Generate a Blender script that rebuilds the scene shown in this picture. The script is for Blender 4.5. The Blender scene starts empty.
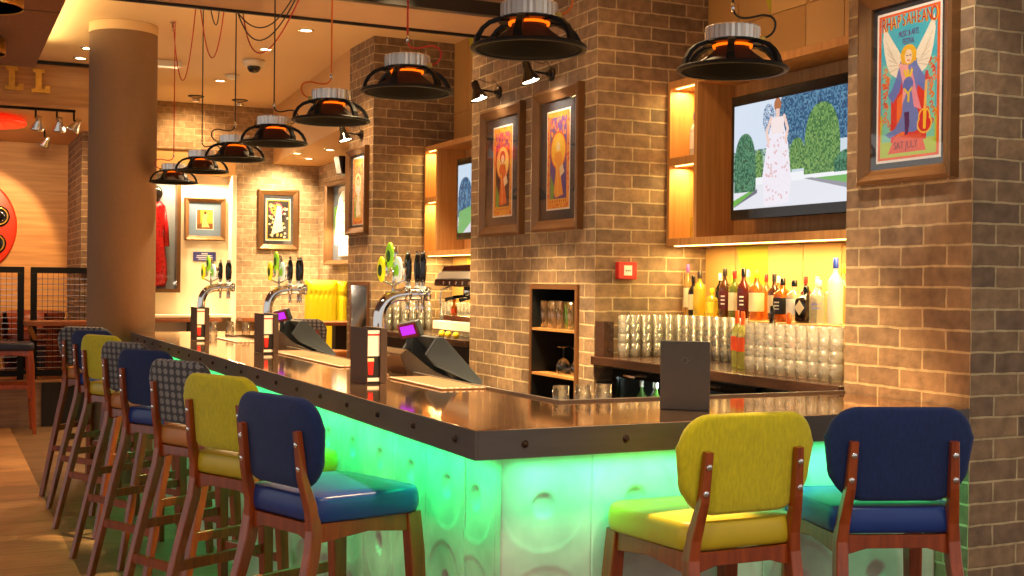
import bpy, bmesh, math, random
import numpy as np
from mathutils import Vector, Matrix
random.seed(7)
PI = math.pi
S = bpy.context.scene
COL = S.collection

# ------------------------------------------------------------------ materials
def lin(c):
    return tuple(((v / 12.92) if v <= 0.04045 else ((v + 0.055) / 1.055) ** 2.4) for v in c)
def rgb(r, g, b):
    return lin((r / 255, g / 255, b / 255))

def mat(name, col, rough=0.5, metal=0.0, noise=0.0, nscale=8.0, stretch=(1, 1, 1), bump=0.0, coat=0.0,
        emit=None, estr=0.0, spec=0.5, coords='Object', sheen=0.0):
    m = bpy.data.materials.new(name); m.use_nodes = True
    nt = m.node_tree; b = nt.nodes['Principled BSDF']
    b.inputs['Base Color'].default_value = (*col, 1)
    b.inputs['Roughness'].default_value = rough
    b.inputs['Metallic'].default_value = metal
    b.inputs['Specular IOR Level'].default_value = spec
    b.inputs['Coat Weight'].default_value = coat
    b.inputs['Coat Roughness'].default_value = 0.08
    if sheen: b.inputs['Sheen Weight'].default_value = sheen
    if emit:
        b.inputs['Emission Color'].default_value = (*emit, 1)
        b.inputs['Emission Strength'].default_value = estr
    if noise or bump:
        tc = nt.nodes.new('ShaderNodeTexCoord'); mp = nt.nodes.new('ShaderNodeMapping')
        mp.inputs['Scale'].default_value = stretch
        nt.links.new(tc.outputs[coords], mp.inputs['Vector'])
        n = nt.nodes.new('ShaderNodeTexNoise'); n.inputs['Scale'].default_value = nscale
        n.inputs['Detail'].default_value = 4
        nt.links.new(mp.outputs['Vector'], n.inputs['Vector'])
        if noise:
            mr = nt.nodes.new('ShaderNodeMapRange')
            mr.inputs['From Min'].default_value = 0.3; mr.inputs['From Max'].default_value = 0.7
            mr.inputs['To Min'].default_value = 1 - noise; mr.inputs['To Max'].default_value = 1 + noise
            nt.links.new(n.outputs['Fac'], mr.inputs['Value'])
            mx = nt.nodes.new('ShaderNodeVectorMath'); mx.operation = 'SCALE'
            mx.inputs[0].default_value = col
            nt.links.new(mr.outputs['Result'], mx.inputs['Scale'])
            nt.links.new(mx.outputs['Vector'], b.inputs['Base Color'])
        if bump:
            bp = nt.nodes.new('ShaderNodeBump'); bp.inputs['Strength'].default_value = 0.6
            bp.inputs['Distance'].default_value = bump
            nt.links.new(n.outputs['Fac'], bp.inputs['Height'])
            nt.links.new(bp.outputs['Normal'], b.inputs['Normal'])
    return m

def emission(name, col, strength):
    m = bpy.data.materials.new(name); m.use_nodes = True
    nt = m.node_tree; nt.nodes.clear()
    e = nt.nodes.new('ShaderNodeEmission'); o = nt.nodes.new('ShaderNodeOutputMaterial')
    e.inputs['Color'].default_value = (*col, 1); e.inputs['Strength'].default_value = strength
    nt.links.new(e.outputs[0], o.inputs[0]); return m

def glassy(name, tint=(1, 1, 1), gl=0.5, body=None, bodyw=0.0, rough=0.03, edge=None):
    """thin clear glass: transparent with fresnel gloss, optional body colour"""
    m = bpy.data.materials.new(name); m.use_nodes = True
    nt = m.node_tree; nt.nodes.clear()
    o = nt.nodes.new('ShaderNodeOutputMaterial')
    t = nt.nodes.new('ShaderNodeBsdfTransparent'); t.inputs['Color'].default_value = (*tint, 1)
    g = nt.nodes.new('ShaderNodeBsdfGlossy'); g.inputs['Roughness'].default_value = rough
    lw = nt.nodes.new('ShaderNodeLayerWeight'); lw.inputs['Blend'].default_value = gl
    mr = nt.nodes.new('ShaderNodeMapRange'); mr.inputs['To Min'].default_value = 0.04; mr.inputs['To Max'].default_value = 0.75
    nt.links.new(lw.outputs['Facing'], mr.inputs['Value'])
    if edge:
        l2 = nt.nodes.new('ShaderNodeLayerWeight'); l2.inputs['Blend'].default_value = 0.35
        c2 = nt.nodes.new('ShaderNodeMix'); c2.data_type = 'RGBA'; c2.inputs[6].default_value = (*tint, 1); c2.inputs[7].default_value = (*edge, 1)
        nt.links.new(l2.outputs['Facing'], c2.inputs[0]); nt.links.new(c2.outputs[2], t.inputs['Color'])
    mx = nt.nodes.new('ShaderNodeMixShader')
    src = t
    if body:
        d = nt.nodes.new('ShaderNodeBsdfTranslucent'); d.inputs['Color'].default_value = (*body, 1)
        d2 = nt.nodes.new('ShaderNodeBsdfDiffuse'); d2.inputs['Color'].default_value = (*body, 1)
        if edge:
            l3 = nt.nodes.new('ShaderNodeLayerWeight'); l3.inputs['Blend'].default_value = 0.4
            c3 = nt.nodes.new('ShaderNodeMix'); c3.data_type = 'RGBA'; c3.inputs[6].default_value = (*body, 1); c3.inputs[7].default_value = (*edge, 1)
            nt.links.new(l3.outputs['Facing'], c3.inputs[0])
            for q in (d, d2): nt.links.new(c3.outputs[2], q.inputs['Color'])
        m0 = nt.nodes.new('ShaderNodeMixShader'); m0.inputs[0].default_value = 0.5
        nt.links.new(d.outputs[0], m0.inputs[1]); nt.links.new(d2.outputs[0], m0.inputs[2])
        m2 = nt.nodes.new('ShaderNodeMixShader'); m2.inputs[0].default_value = bodyw
        nt.links.new(t.outputs[0], m2.inputs[1]); nt.links.new(m0.outputs[0], m2.inputs[2]); src = m2
    nt.links.new(mr.outputs['Result'], mx.inputs[0])
    nt.links.new(src.outputs[0], mx.inputs[1]); nt.links.new(g.outputs[0], mx.inputs[2])
    nt.links.new(mx.outputs[0], o.inputs[0]); return m

def brick_mat(name, c1, c2, mortar, w=0.192, h=0.0632):
    m = bpy.data.materials.new(name); m.use_nodes = True
    nt = m.node_tree; N = nt.nodes; L = nt.links; b = N['Principled BSDF']
    tc = N.new('ShaderNodeTexCoord')
    # a little wobble so that the joints are not ruler straight
    wn = N.new('ShaderNodeTexNoise'); wn.inputs['Scale'].default_value = 14
    L.new(tc.outputs['UV'], wn.inputs['Vector'])
    ws = N.new('ShaderNodeVectorMath'); ws.operation = 'SUBTRACT'; ws.inputs[1].default_value = (0.5, 0.5, 0.5)
    L.new(wn.outputs['Color'], ws.inputs[0])
    wk = N.new('ShaderNodeVectorMath'); wk.operation = 'SCALE'; wk.inputs['Scale'].default_value = 0.008
    L.new(ws.outputs[0], wk.inputs[0])
    wa = N.new('ShaderNodeVectorMath'); wa.operation = 'ADD'
    L.new(tc.outputs['UV'], wa.inputs[0]); L.new(wk.outputs[0], wa.inputs[1])
    br = N.new('ShaderNodeTexBrick')
    br.inputs['Scale'].default_value = 1.0; br.inputs['Brick Width'].default_value = w
    br.inputs['Row Height'].default_value = h; br.inputs['Mortar Size'].default_value = 0.0042
    br.inputs['Mortar Smooth'].default_value = 0.25; br.inputs['Bias'].default_value = 0.0
    br.inputs['Color1'].default_value = (*c1, 1); br.inputs['Color2'].default_value = (*c2, 1)
    br.inputs['Mortar'].default_value = (*mortar, 1)
    L.new(wa.outputs[0], br.inputs['Vector'])
    n = N.new('ShaderNodeTexNoise'); n.inputs['Scale'].default_value = 22; n.inputs['Detail'].default_value = 6
    L.new(tc.outputs['UV'], n.inputs['Vector'])
    mr = N.new('ShaderNodeMapRange'); mr.inputs['From Min'].default_value = 0.3; mr.inputs['From Max'].default_value = 0.7
    mr.inputs['To Min'].default_value = 0.72; mr.inputs['To Max'].default_value = 1.25
    L.new(n.outputs['Fac'], mr.inputs['Value'])
    sc = N.new('ShaderNodeVectorMath'); sc.operation = 'SCALE'
    L.new(br.outputs['Color'], sc.inputs[0]); L.new(mr.outputs['Result'], sc.inputs['Scale'])
    L.new(sc.outputs[0], b.inputs['Base Color'])
    b.inputs['Roughness'].default_value = 0.85
    inv = N.new('ShaderNodeMath'); inv.operation = 'MULTIPLY_ADD'; inv.inputs[1].default_value = -1; inv.inputs[2].default_value = 1
    L.new(br.outputs['Fac'], inv.inputs[0])
    n2 = N.new('ShaderNodeTexNoise'); n2.inputs['Scale'].default_value = 60; n2.inputs['Detail'].default_value = 5
    L.new(tc.outputs['UV'], n2.inputs['Vector'])
    ad = N.new('ShaderNodeMath'); ad.operation = 'MULTIPLY_ADD'; ad.inputs[1].default_value = 0.45
    L.new(n2.outputs['Fac'], ad.inputs[0]); L.new(inv.outputs[0], ad.inputs[2])
    bp = N.new('ShaderNodeBump'); bp.inputs['Strength'].default_value = 0.9; bp.inputs['Distance'].default_value = 0.006
    L.new(ad.outputs[0], bp.inputs['Height']); L.new(bp.outputs['Normal'], b.inputs['Normal'])
    return m

def wood_mat(name, c1, c2, rough=0.4, scale=(1, 14, 14), nscale=3.0, coat=0.0, planks=None, coords='Object'):
    m = bpy.data.materials.new(name); m.use_nodes = True
    nt = m.node_tree; N = nt.nodes; L = nt.links; b = N['Principled BSDF']
    tc = N.new('ShaderNodeTexCoord'); mp = N.new('ShaderNodeMapping'); mp.inputs['Scale'].default_value = scale
    L.new(tc.outputs[coords], mp.inputs['Vector'])
    n = N.new('ShaderNodeTexNoise'); n.inputs['Scale'].default_value = nscale; n.inputs['Detail'].default_value = 6
    n.inputs['Distortion'].default_value = 0.4
    L.new(mp.outputs['Vector'], n.inputs['Vector'])
    cr = N.new('ShaderNodeValToRGB')
    cr.color_ramp.elements[0].position = 0.3; cr.color_ramp.elements[0].color = (*c1, 1)
    cr.color_ramp.elements[1].position = 0.7; cr.color_ramp.elements[1].color = (*c2, 1)
    L.new(n.outputs['Fac'], cr.inputs['Fac'])
    out = cr.outputs['Color']
    if planks:
        br = N.new('ShaderNodeTexBrick'); br.inputs['Scale'].default_value = 1
        br.inputs['Brick Width'].default_value = planks[0]; br.inputs['Row Height'].default_value = planks[1]
        br.inputs['Mortar Size'].default_value = 0.0025
        br.inputs['Color1'].default_value = (1.12, 1.12, 1.12, 1); br.inputs['Color2'].default_value = (0.72, 0.72, 0.72, 1)
        br.inputs['Mortar'].default_value = (0.35, 0.35, 0.35, 1)
        L.new(tc.outputs['UV'], br.inputs['Vector'])
        mu = N.new('ShaderNodeVectorMath'); mu.operation = 'MULTIPLY'
        L.new(out, mu.inputs[0]); L.new(br.outputs['Color'], mu.inputs[1]); out = mu.outputs[0]
    L.new(out, b.inputs['Base Color'])
    b.inputs['Roughness'].default_value = rough; b.inputs['Coat Weight'].default_value = coat
    return m

def dots_mat(name):
    """woven cloth: rows of pale ovals on dark grey (UV in metres)"""
    m = bpy.data.materials.new(name); m.use_nodes = True
    nt = m.node_tree; N = nt.nodes; L = nt.links; b = N['Principled BSDF']
    tc = N.new('ShaderNodeTexCoord'); sp = N.new('ShaderNodeSeparateXYZ'); L.new(tc.outputs['UV'], sp.inputs[0])
    def cell(o, size, half):
        d = N.new('ShaderNodeMath'); d.operation = 'DIVIDE'; d.inputs[1].default_value = size; L.new(o, d.inputs[0])
        f = N.new('ShaderNodeMath'); f.operation = 'FRACT'; L.new(d.outputs[0], f.inputs[0])
        s = N.new('ShaderNodeMath'); s.operation = 'SUBTRACT'; s.inputs[1].default_value = 0.5; L.new(f.outputs[0], s.inputs[0])
        q = N.new('ShaderNodeMath'); q.operation = 'DIVIDE'; q.inputs[1].default_value = half; L.new(s.outputs[0], q.inputs[0])
        p = N.new('ShaderNodeMath'); p.operation = 'POWER'; p.inputs[1].default_value = 2
        a = N.new('ShaderNodeMath'); a.operation = 'ABSOLUTE'; L.new(q.outputs[0], a.inputs[0]); L.new(a.outputs[0], p.inputs[0])
        return p.outputs[0]
    ad = N.new('ShaderNodeMath'); ad.operation = 'ADD'
    L.new(cell(sp.outputs['X'], 0.040, 0.36), ad.inputs[0]); L.new(cell(sp.outputs['Y'], 0.029, 0.40), ad.inputs[1])
    mr = N.new('ShaderNodeMapRange'); mr.inputs['From Min'].default_value = 0.7; mr.inputs['From Max'].default_value = 1.25
    L.new(ad.outputs[0], mr.inputs['Value'])
    mx = N.new('ShaderNodeMix'); mx.data_type = 'RGBA'
    mx.inputs[6].default_value = (*rgb(130, 124, 122), 1); mx.inputs[7].default_value = (*rgb(56, 53, 60), 1)
    L.new(mr.outputs['Result'], mx.inputs[0]); L.new(mx.outputs[2], b.inputs['Base Color'])
    b.inputs['Roughness'].default_value = 0.9; b.inputs['Sheen Weight'].default_value = 0.2
    return m

M = {}
M['brick'] = brick_mat('brown brick', rgb(152, 122, 90), rgb(116, 94, 75), rgb(186, 164, 126))
M['brick_far'] = brick_mat('tan brick', rgb(186, 158, 122), rgb(158, 130, 98), rgb(208, 186, 150))
M['steel'] = mat('dark steel band', rgb(96, 86, 80), 0.5, 0.55, noise=0.12, nscale=4, stretch=(1, 1, 8))
M['bolt'] = mat('aged bolt', rgb(70, 52, 40), 0.4, 0.8)
M['copper'] = mat('bronze counter', rgb(208, 164, 122), 0.07, 0.95, noise=0.08, nscale=5, stretch=(3, 1, 1))
M['concrete'] = mat('cast concrete', rgb(204, 196, 180), 0.75, 0, noise=0.2, nscale=7, bump=0.002)
M['black'] = mat('black paint', rgb(22, 20, 20), 0.4)
M['black_gloss'] = mat('gloss black', rgb(14, 13, 13), 0.14, 0, coat=0.6)
M['black_metal'] = mat('black metal', (.0035, .0032, .003), 0.42, spec=.25)
M['soft_black'] = mat('black speaker paper', (.0022, .0018, .0015), 0.8, noise=0.15, nscale=30, spec=.1)
M['chrome'] = mat('chrome', (0.86, 0.86, 0.86), 0.07, 1.0)
M['magnet'] = mat('polished steel', (0.9, 0.86, 0.8), 0.2, 0.7)
M['brushed'] = mat('brushed aluminium', (0.78, 0.76, 0.72), 0.22, 1.0)
M['walnut'] = wood_mat('red brown beech', rgb(118, 46, 10), rgb(162, 70, 18), 0.28, (14, 14, 1.2), 4, coat=0.35)
M['oak'] = wood_mat('oak veneer', rgb(176, 120, 62), rgb(204, 150, 88), 0.45, (30, 30, 1.2), 2.0)
M['oak_wall'] = wood_mat('oak boarding', rgb(178, 122, 66), rgb(206, 152, 90), 0.5, (0.8, 1, 16), 2.2)
M['floor'] = wood_mat('plank floor', rgb(158, 112, 70), rgb(196, 146, 96), 0.42, (1.2, 14, 1), 3.0, planks=(1.3, 0.16))
M['greywood'] = wood_mat('weathered riser', rgb(120, 92, 72), rgb(150, 116, 90), 0.6, (1, 1, 16), 2.5)
M['table'] = wood_mat('brown table top', rgb(128, 70, 40), rgb(158, 92, 52), 0.35, (1.2, 12, 12), 3)
M['yellow_fab'] = mat('mustard yellow cloth', rgb(198, 182, 0), 0.9, noise=0.13, nscale=150, stretch=(1, 1, 0.3), bump=0.0015, sheen=0.2)
M['blue_fab'] = mat('navy blue cloth', rgb(14, 36, 86), 0.9, noise=0.2, nscale=150, stretch=(1, 1, 0.4), bump=0.001, sheen=0.1)
M['dots'] = dots_mat('oval dotted cloth')
M['yellow_vinyl'] = mat('yellow vinyl', rgb(196, 170, 36), 0.36, noise=0.05)
M['blue_vinyl'] = mat('blue vinyl', rgb(28, 58, 128), 0.3, noise=0.06)
M['tan_vinyl'] = mat('tan vinyl', rgb(196, 124, 62), 0.4, noise=0.06)
M['navy_vinyl'] = mat('dark navy vinyl', rgb(30, 34, 56), 0.4)
M['plaster'] = mat('cream ceiling paint', rgb(232, 200, 150), 0.8, noise=0.02, nscale=2)
M['column'] = mat('taupe plaster', rgb(144, 112, 82), 0.75, noise=0.03, nscale=30, bump=0.002)
M['cream'] = mat('cream wall paint', rgb(240, 226, 196), 0.7)
M['raft'] = mat('dark brown ceiling board', rgb(112, 68, 42), 0.7, noise=0.2, nscale=40)
M['taupe_ceil'] = mat('taupe soffit', rgb(176, 138, 104), 0.75, noise=0.03)
M['bulk'] = mat('bulkhead paint', rgb(216, 170, 108), 0.75)
M['gold'] = mat('gold leaf', rgb(226, 176, 80), 0.35, 0.7, noise=0.12, nscale=25)
M['bronze_frame'] = mat('bronze picture frame', rgb(124, 88, 54), 0.34, 0.5, noise=0.1, nscale=10)
M['brass'] = mat('brass', rgb(200, 160, 80), 0.25, 1.0)
M['matboard'] = mat('slate mat board', rgb(52, 53, 58), 0.7)
M['bluemat'] = mat('blue grey mat board', rgb(120, 142, 166), 0.8)
M['white'] = mat('white card', rgb(240, 238, 232), 0.6)
M['white_en'] = mat('white enamel', rgb(238, 232, 216), 0.3)
M['menu'] = mat('charcoal menu cover', rgb(62, 58, 56), 0.55, noise=0.06, nscale=40)
M['menu_brown'] = mat('dark brown menu cover', rgb(60, 44, 36), 0.5, noise=0.06, nscale=40)
M['slate'] = mat('slate grey plastic', rgb(50, 57, 66), 0.42)
M['taupe_plastic'] = mat('warm grey plastic', rgb(76, 62, 48), 0.25)
M['red'] = mat('red plastic', rgb(196, 30, 24), 0.35)
M['red_sign'] = mat('red lacquer', rgb(206, 52, 26), 0.4)
M['sequin'] = mat('red sequins', rgb(200, 24, 26), 0.25, 0.3, noise=0.6, nscale=60, bump=0.01)
M['case'] = mat('grey blue backing', rgb(150, 160, 164), 0.8)
M['jacket'] = mat('cream jacket cloth', rgb(232, 224, 206), 0.8, noise=0.12, nscale=20)
M['plaque'] = mat('blue plaque', rgb(58, 62, 130), 0.5)
M['glass'] = glassy('clear tumbler glass', (0.97, 0.97, 0.96), 0.35, (1.0, 0.97, 0.90), 0.22, 0.07, (.48, .42, .32))
M['glass_clear'] = glassy('clear drinking glass', (0.98, 0.97, 0.95), 0.45, (0.97, 0.95, 0.90), 0.03, 0.03, (.45, .38, .28))
M['pane'] = glassy('glazing', (1, 1, 1), 0.12)
M['lampglow'] = emission('orange glow', rgb(255, 92, 8), 1.3)
M['dl'] = emission('downlight lens', rgb(255, 226, 170), 14)
M['spotlens'] = emission('spot lens', rgb(255, 236, 200), 10)
M['led_green'] = emission('green strip', rgb(40, 255, 120), 3)
M['led_warm'] = emission('warm strip', rgb(255, 210, 110), 6)
M['wire_red'] = mat('red flex', rgb(190, 40, 24), 0.5)
M['wire_orange'] = mat('orange flex', rgb(226, 110, 20), 0.5)
M['wire_black'] = mat('black flex', rgb(26, 24, 26), 0.5)
M['lemon'] = mat('yellow peel', rgb(230, 196, 30), 0.4)
M['badge_y'] = mat('yellow badge', rgb(240, 226, 20), 0.3, emit=rgb(240, 226, 20), estr=0.25)
M['badge_g'] = mat('green badge', rgb(150, 210, 40), 0.3, emit=rgb(150, 210, 40), estr=0.2)
M['badge_w'] = mat('white badge', rgb(226, 236, 216), 0.3, emit=rgb(226, 236, 216), estr=0.2)
M['fridge'] = mat('dark fridge interior', rgb(30, 34, 36), 0.3)
M['mat_rub'] = mat('beige bar mat', rgb(128, 100, 74), 0.35)

# ------------------------------------------------------------------ mesh builder
class MB:
    def __init__(s): s.bm = bmesh.new()
    def box(s, x0, x1, y0, y1, z0, z1, bev=0.0, m=0):
        r = bmesh.ops.create_cube(s.bm, size=1.0)
        for v in r['verts']:
            v.co = Vector((x0 + (v.co.x + .5) * (x1 - x0), y0 + (v.co.y + .5) * (y1 - y0), z0 + (v.co.z + .5) * (z1 - z0)))
        fs = set(f for v in r['verts'] for f in v.link_faces)
        for f in fs: f.material_index = m
        if bev:
            es = set(e for v in r['verts'] for e in v.link_edges)
            bmesh.ops.bevel(s.bm, geom=list(es), offset=bev, segments=2, affect='EDGES', profile=0.5)
        return s
    def rings(s, rings, closed=True, cap0=True, cap1=True, m=0, smooth=True):
        vs = [[s.bm.verts.new(p) for p in r] for r in rings]
        n = len(vs[0])
        for a, b in zip(vs[:-1], vs[1:]):
            for i in range(n if closed else n - 1):
                j = (i + 1) % n
                f = s.bm.faces.new((a[i], a[j], b[j], b[i])); f.material_index = m; f.smooth = smooth
        if cap0 and closed:
            f = s.bm.faces.new(list(reversed(vs[0]))); f.material_index = m
        if cap1 and closed:
            f = s.bm.faces.new(vs[-1]); f.material_index = m
        return s
    def lathe(s, prof, n=24, c=(0, 0, 0), ax='Z', m=0, cap0=True, cap1=True):
        """prof: list of (r, h)"""
        R = []
        for r, h in prof:
            r = max(r, 1e-5); ring = []
            for i in range(n):
                a = 2 * PI * i / n; p = (r * math.cos(a), r * math.sin(a), h)
                if ax == 'X': p = (p[2], p[0], p[1])
                elif ax == 'Y': p = (p[1], p[2], p[0])
                ring.append((p[0] + c[0], p[1] + c[1], p[2] + c[2]))
            R.append(ring)
        return s.rings(R, True, cap0, cap1, m)
    def tube(s, pts, r, n=10, m=0):
        pts = [Vector(p) for p in pts]; R = []
        rr = r if isinstance(r, (list, tuple)) else [r] * len(pts)
        t0 = (pts[1] - pts[0]).normalized()
        u = t0.orthogonal().normalized()
        for i, p in enumerate(pts):
            t = (pts[min(i + 1, len(pts) - 1)] - pts[max(i - 1, 0)]).normalized()
            u = (u - t * u.dot(t)).normalized(); w = t.cross(u)
            R.append([p + (u * math.cos(2 * PI * k / n) + w * math.sin(2 * PI * k / n)) * rr[i] for k in range(n)])
        return s.rings(R, m=m)
    def bar(s, pts, ws, ds, side=(0, 1, 0), ch=0.2, m=0):
        """bar of chamfered rectangular section; ws along side axis, ds across"""
        pts = [Vector(p) for p in pts]; side = Vector(side).normalized(); R = []
        for i, p in enumerate(pts):
            t = (pts[min(i + 1, len(pts) - 1)] - pts[max(i - 1, 0)]).normalized()
            sd = (side - t * side.dot(t)).normalized(); q = t.cross(sd)
            w, d = ws[i] / 2, ds[i] / 2; c = min(w, d) * ch
            R.append([p + sd * a + q * b for a, b in ((w, d - c), (w - c, d), (-w + c, d), (-w, d - c), (-w, -d + c), (-w + c, -d), (w - c, -d), (w, -d + c))])
        return s.rings(R, smooth=False, m=m)
    def prism(s, poly, z0, z1, f=None, bev=0.0, m=0):
        """poly 2D outline (ccw) extruded z0..z1; f maps (x,y,z) to 3D"""
        f = f or (lambda x, y, z: (x, y, z))
        a = [s.bm.verts.new(f(x, y, z0)) for x, y in poly]; b = [s.bm.verts.new(f(x, y, z1)) for x, y in poly]
        n = len(a); fs = []
        for i in range(n):
            j = (i + 1) % n; fs.append(s.bm.faces.new((a[i], a[j], b[j], b[i])))
        fs.append(s.bm.faces.new(list(reversed(a)))); fs.append(s.bm.faces.new(b))
        for q in fs: q.material_index = m
        if bev:
            es = set(e for q in fs for e in q.edges)
            bmesh.ops.bevel(s.bm, geom=list(es), offset=bev, segments=2, affect='EDGES', profile=0.5)
        return s
    def sphere(s, c, r, sc=(1, 1, 1), n=16, m=0):
        k = bmesh.ops.create_uvsphere(s.bm, u_segments=n, v_segments=max(8, n // 2), radius=r)
        for v in k['verts']:
            v.co = Vector((v.co.x * sc[0] + c[0], v.co.y * sc[1] + c[1], v.co.z * sc[2] + c[2]))
            for f in v.link_faces: f.smooth = True; f.material_index = m
        return s
    def pillow(s, outline, t, bend=None, edge=0.14, m=0, dome=0.0):
        """closed cushion: outline [(u,v)], thickness t; bend maps (u,v,w)->3D"""
        bend = bend or (lambda u, v, w: (u, v, w))
        cx = sum(p[0] for p in outline) / len(outline); cy = sum(p[1] for p in outline) / len(outline)
        L = [(1 - edge * (1 - math.cos(a)) , math.sin(a)) for a in (0, PI / 8, PI / 4, 3 * PI / 8, PI / 2)] + [(0.62, 1 + dome * .6), (0.3, 1 + dome * .9), (0.04, 1 + dome)]
        seq = [(sc, -h) for sc, h in reversed(L)] + [(sc, h) for sc, h in L[1:]]
        R = []
        for sc, h in seq:
            R.append([bend(cx + (p[0] - cx) * sc, cy + (p[1] - cy) * sc, h * t / 2) for p in outline])
        return s.rings(R, m=m)
    def build(s, name, ms, parent=None, smooth=None, uvoff=(0, 0, 0)):
        bm = s.bm
        bmesh.ops.recalc_face_normals(bm, faces=bm.faces)
        uv = bm.loops.layers.uv.new('UVMap')
        for f in bm.faces:
            n = f.normal; ax = max(range(3), key=lambda i: abs(n[i]))
            for l in f.loops:
                c = l.vert.co
                l[uv].uv = (c.y, c.z) if ax == 0 else ((c.x, c.z) if ax == 1 else (c.x, c.y))
            if smooth is not None: f.smooth = smooth
        me = bpy.data.meshes.new(name); bm.to_mesh(me); bm.free()
        for m in (ms if isinstance(ms, (list, tuple)) else [ms]): me.materials.append(m)
        o = bpy.data.objects.new(name, me); COL.objects.link(o)
        if parent: o.parent = parent
        return o

def tag(o, label=None, cat=None, group=None, kind=None):
    if label: o['label'] = label
    if cat: o['category'] = cat
    if group: o['group'] = group
    if kind: o['kind'] = kind
    return o
def thing(name, label, cat, loc=(0, 0, 0), rotz=0.0, group=None, mw=None):
    o = bpy.data.objects.new(name, None); COL.objects.link(o); o.empty_display_size = 0.05
    if mw is not None: o.matrix_world = mw
    else: o.location = loc; o.rotation_euler = (0, 0, rotz)
    return tag(o, label, cat, group)
def struct(o, label=None):
    return tag(o, label, None, None, 'structure')
KIDS = {}
def kids(o):
    return list(o.children)
def dup(root, loc=None, rotz=None, label=None, group=None, swap=None, mw=None):
    def cp(o, p):
        c = o.copy(); COL.objects.link(c)
        if p is not None: c.parent = p
        for k in kids(o): cp(k, c)
        return c
    r = cp(root, None)
    if mw is not None: r.matrix_world = mw
    if loc is not None: r.location = loc
    if rotz is not None: r.rotation_euler = (0, 0, rotz)
    if label: r['label'] = label
    if group: r['group'] = group
    return r
def frame_mw(o, xa, ya):
    xa = Vector(xa).normalized(); ya = Vector(ya).normalized(); za = xa.cross(ya)
    m = Matrix((xa, ya, za)).transposed().to_4x4(); m.translation = Vector(o); return m
WEST = ((0, -1, 0), (0, 0, 1))      # a picture seen from the west side
SOUTH = ((1, 0, 0), (0, 0, 1))      # a picture seen from the south side
def ellipse(rx, ry, n=24, cx=0, cy=0):
    return [(cx + rx * math.cos(2 * PI * i / n), cy + ry * math.sin(2 * PI * i / n)) for i in range(n)]
def rrect(x0, x1, y0, y1, r, n=5):
    o = []
    for cx, cy, a0 in ((x1 - r, y1 - r, 0), (x0 + r, y1 - r, 90), (x0 + r, y0 + r, 180), (x1 - r, y0 + r, 270)):
        for i in range(n + 1):
            a = math.radians(a0 + 90 * i / n); o.append((cx + r * math.cos(a), cy + r * math.sin(a)))
    return o
def bez(p0, p1, p2, p3, n=14):
    p0, p1, p2, p3 = map(Vector, (p0, p1, p2, p3)); o = []
    for i in range(n + 1):
        t = i / n; o.append(p0 * (1 - t) ** 3 + p1 * 3 * t * (1 - t) ** 2 + p2 * 3 * t * t * (1 - t) + p3 * t ** 3)
    return o

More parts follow.
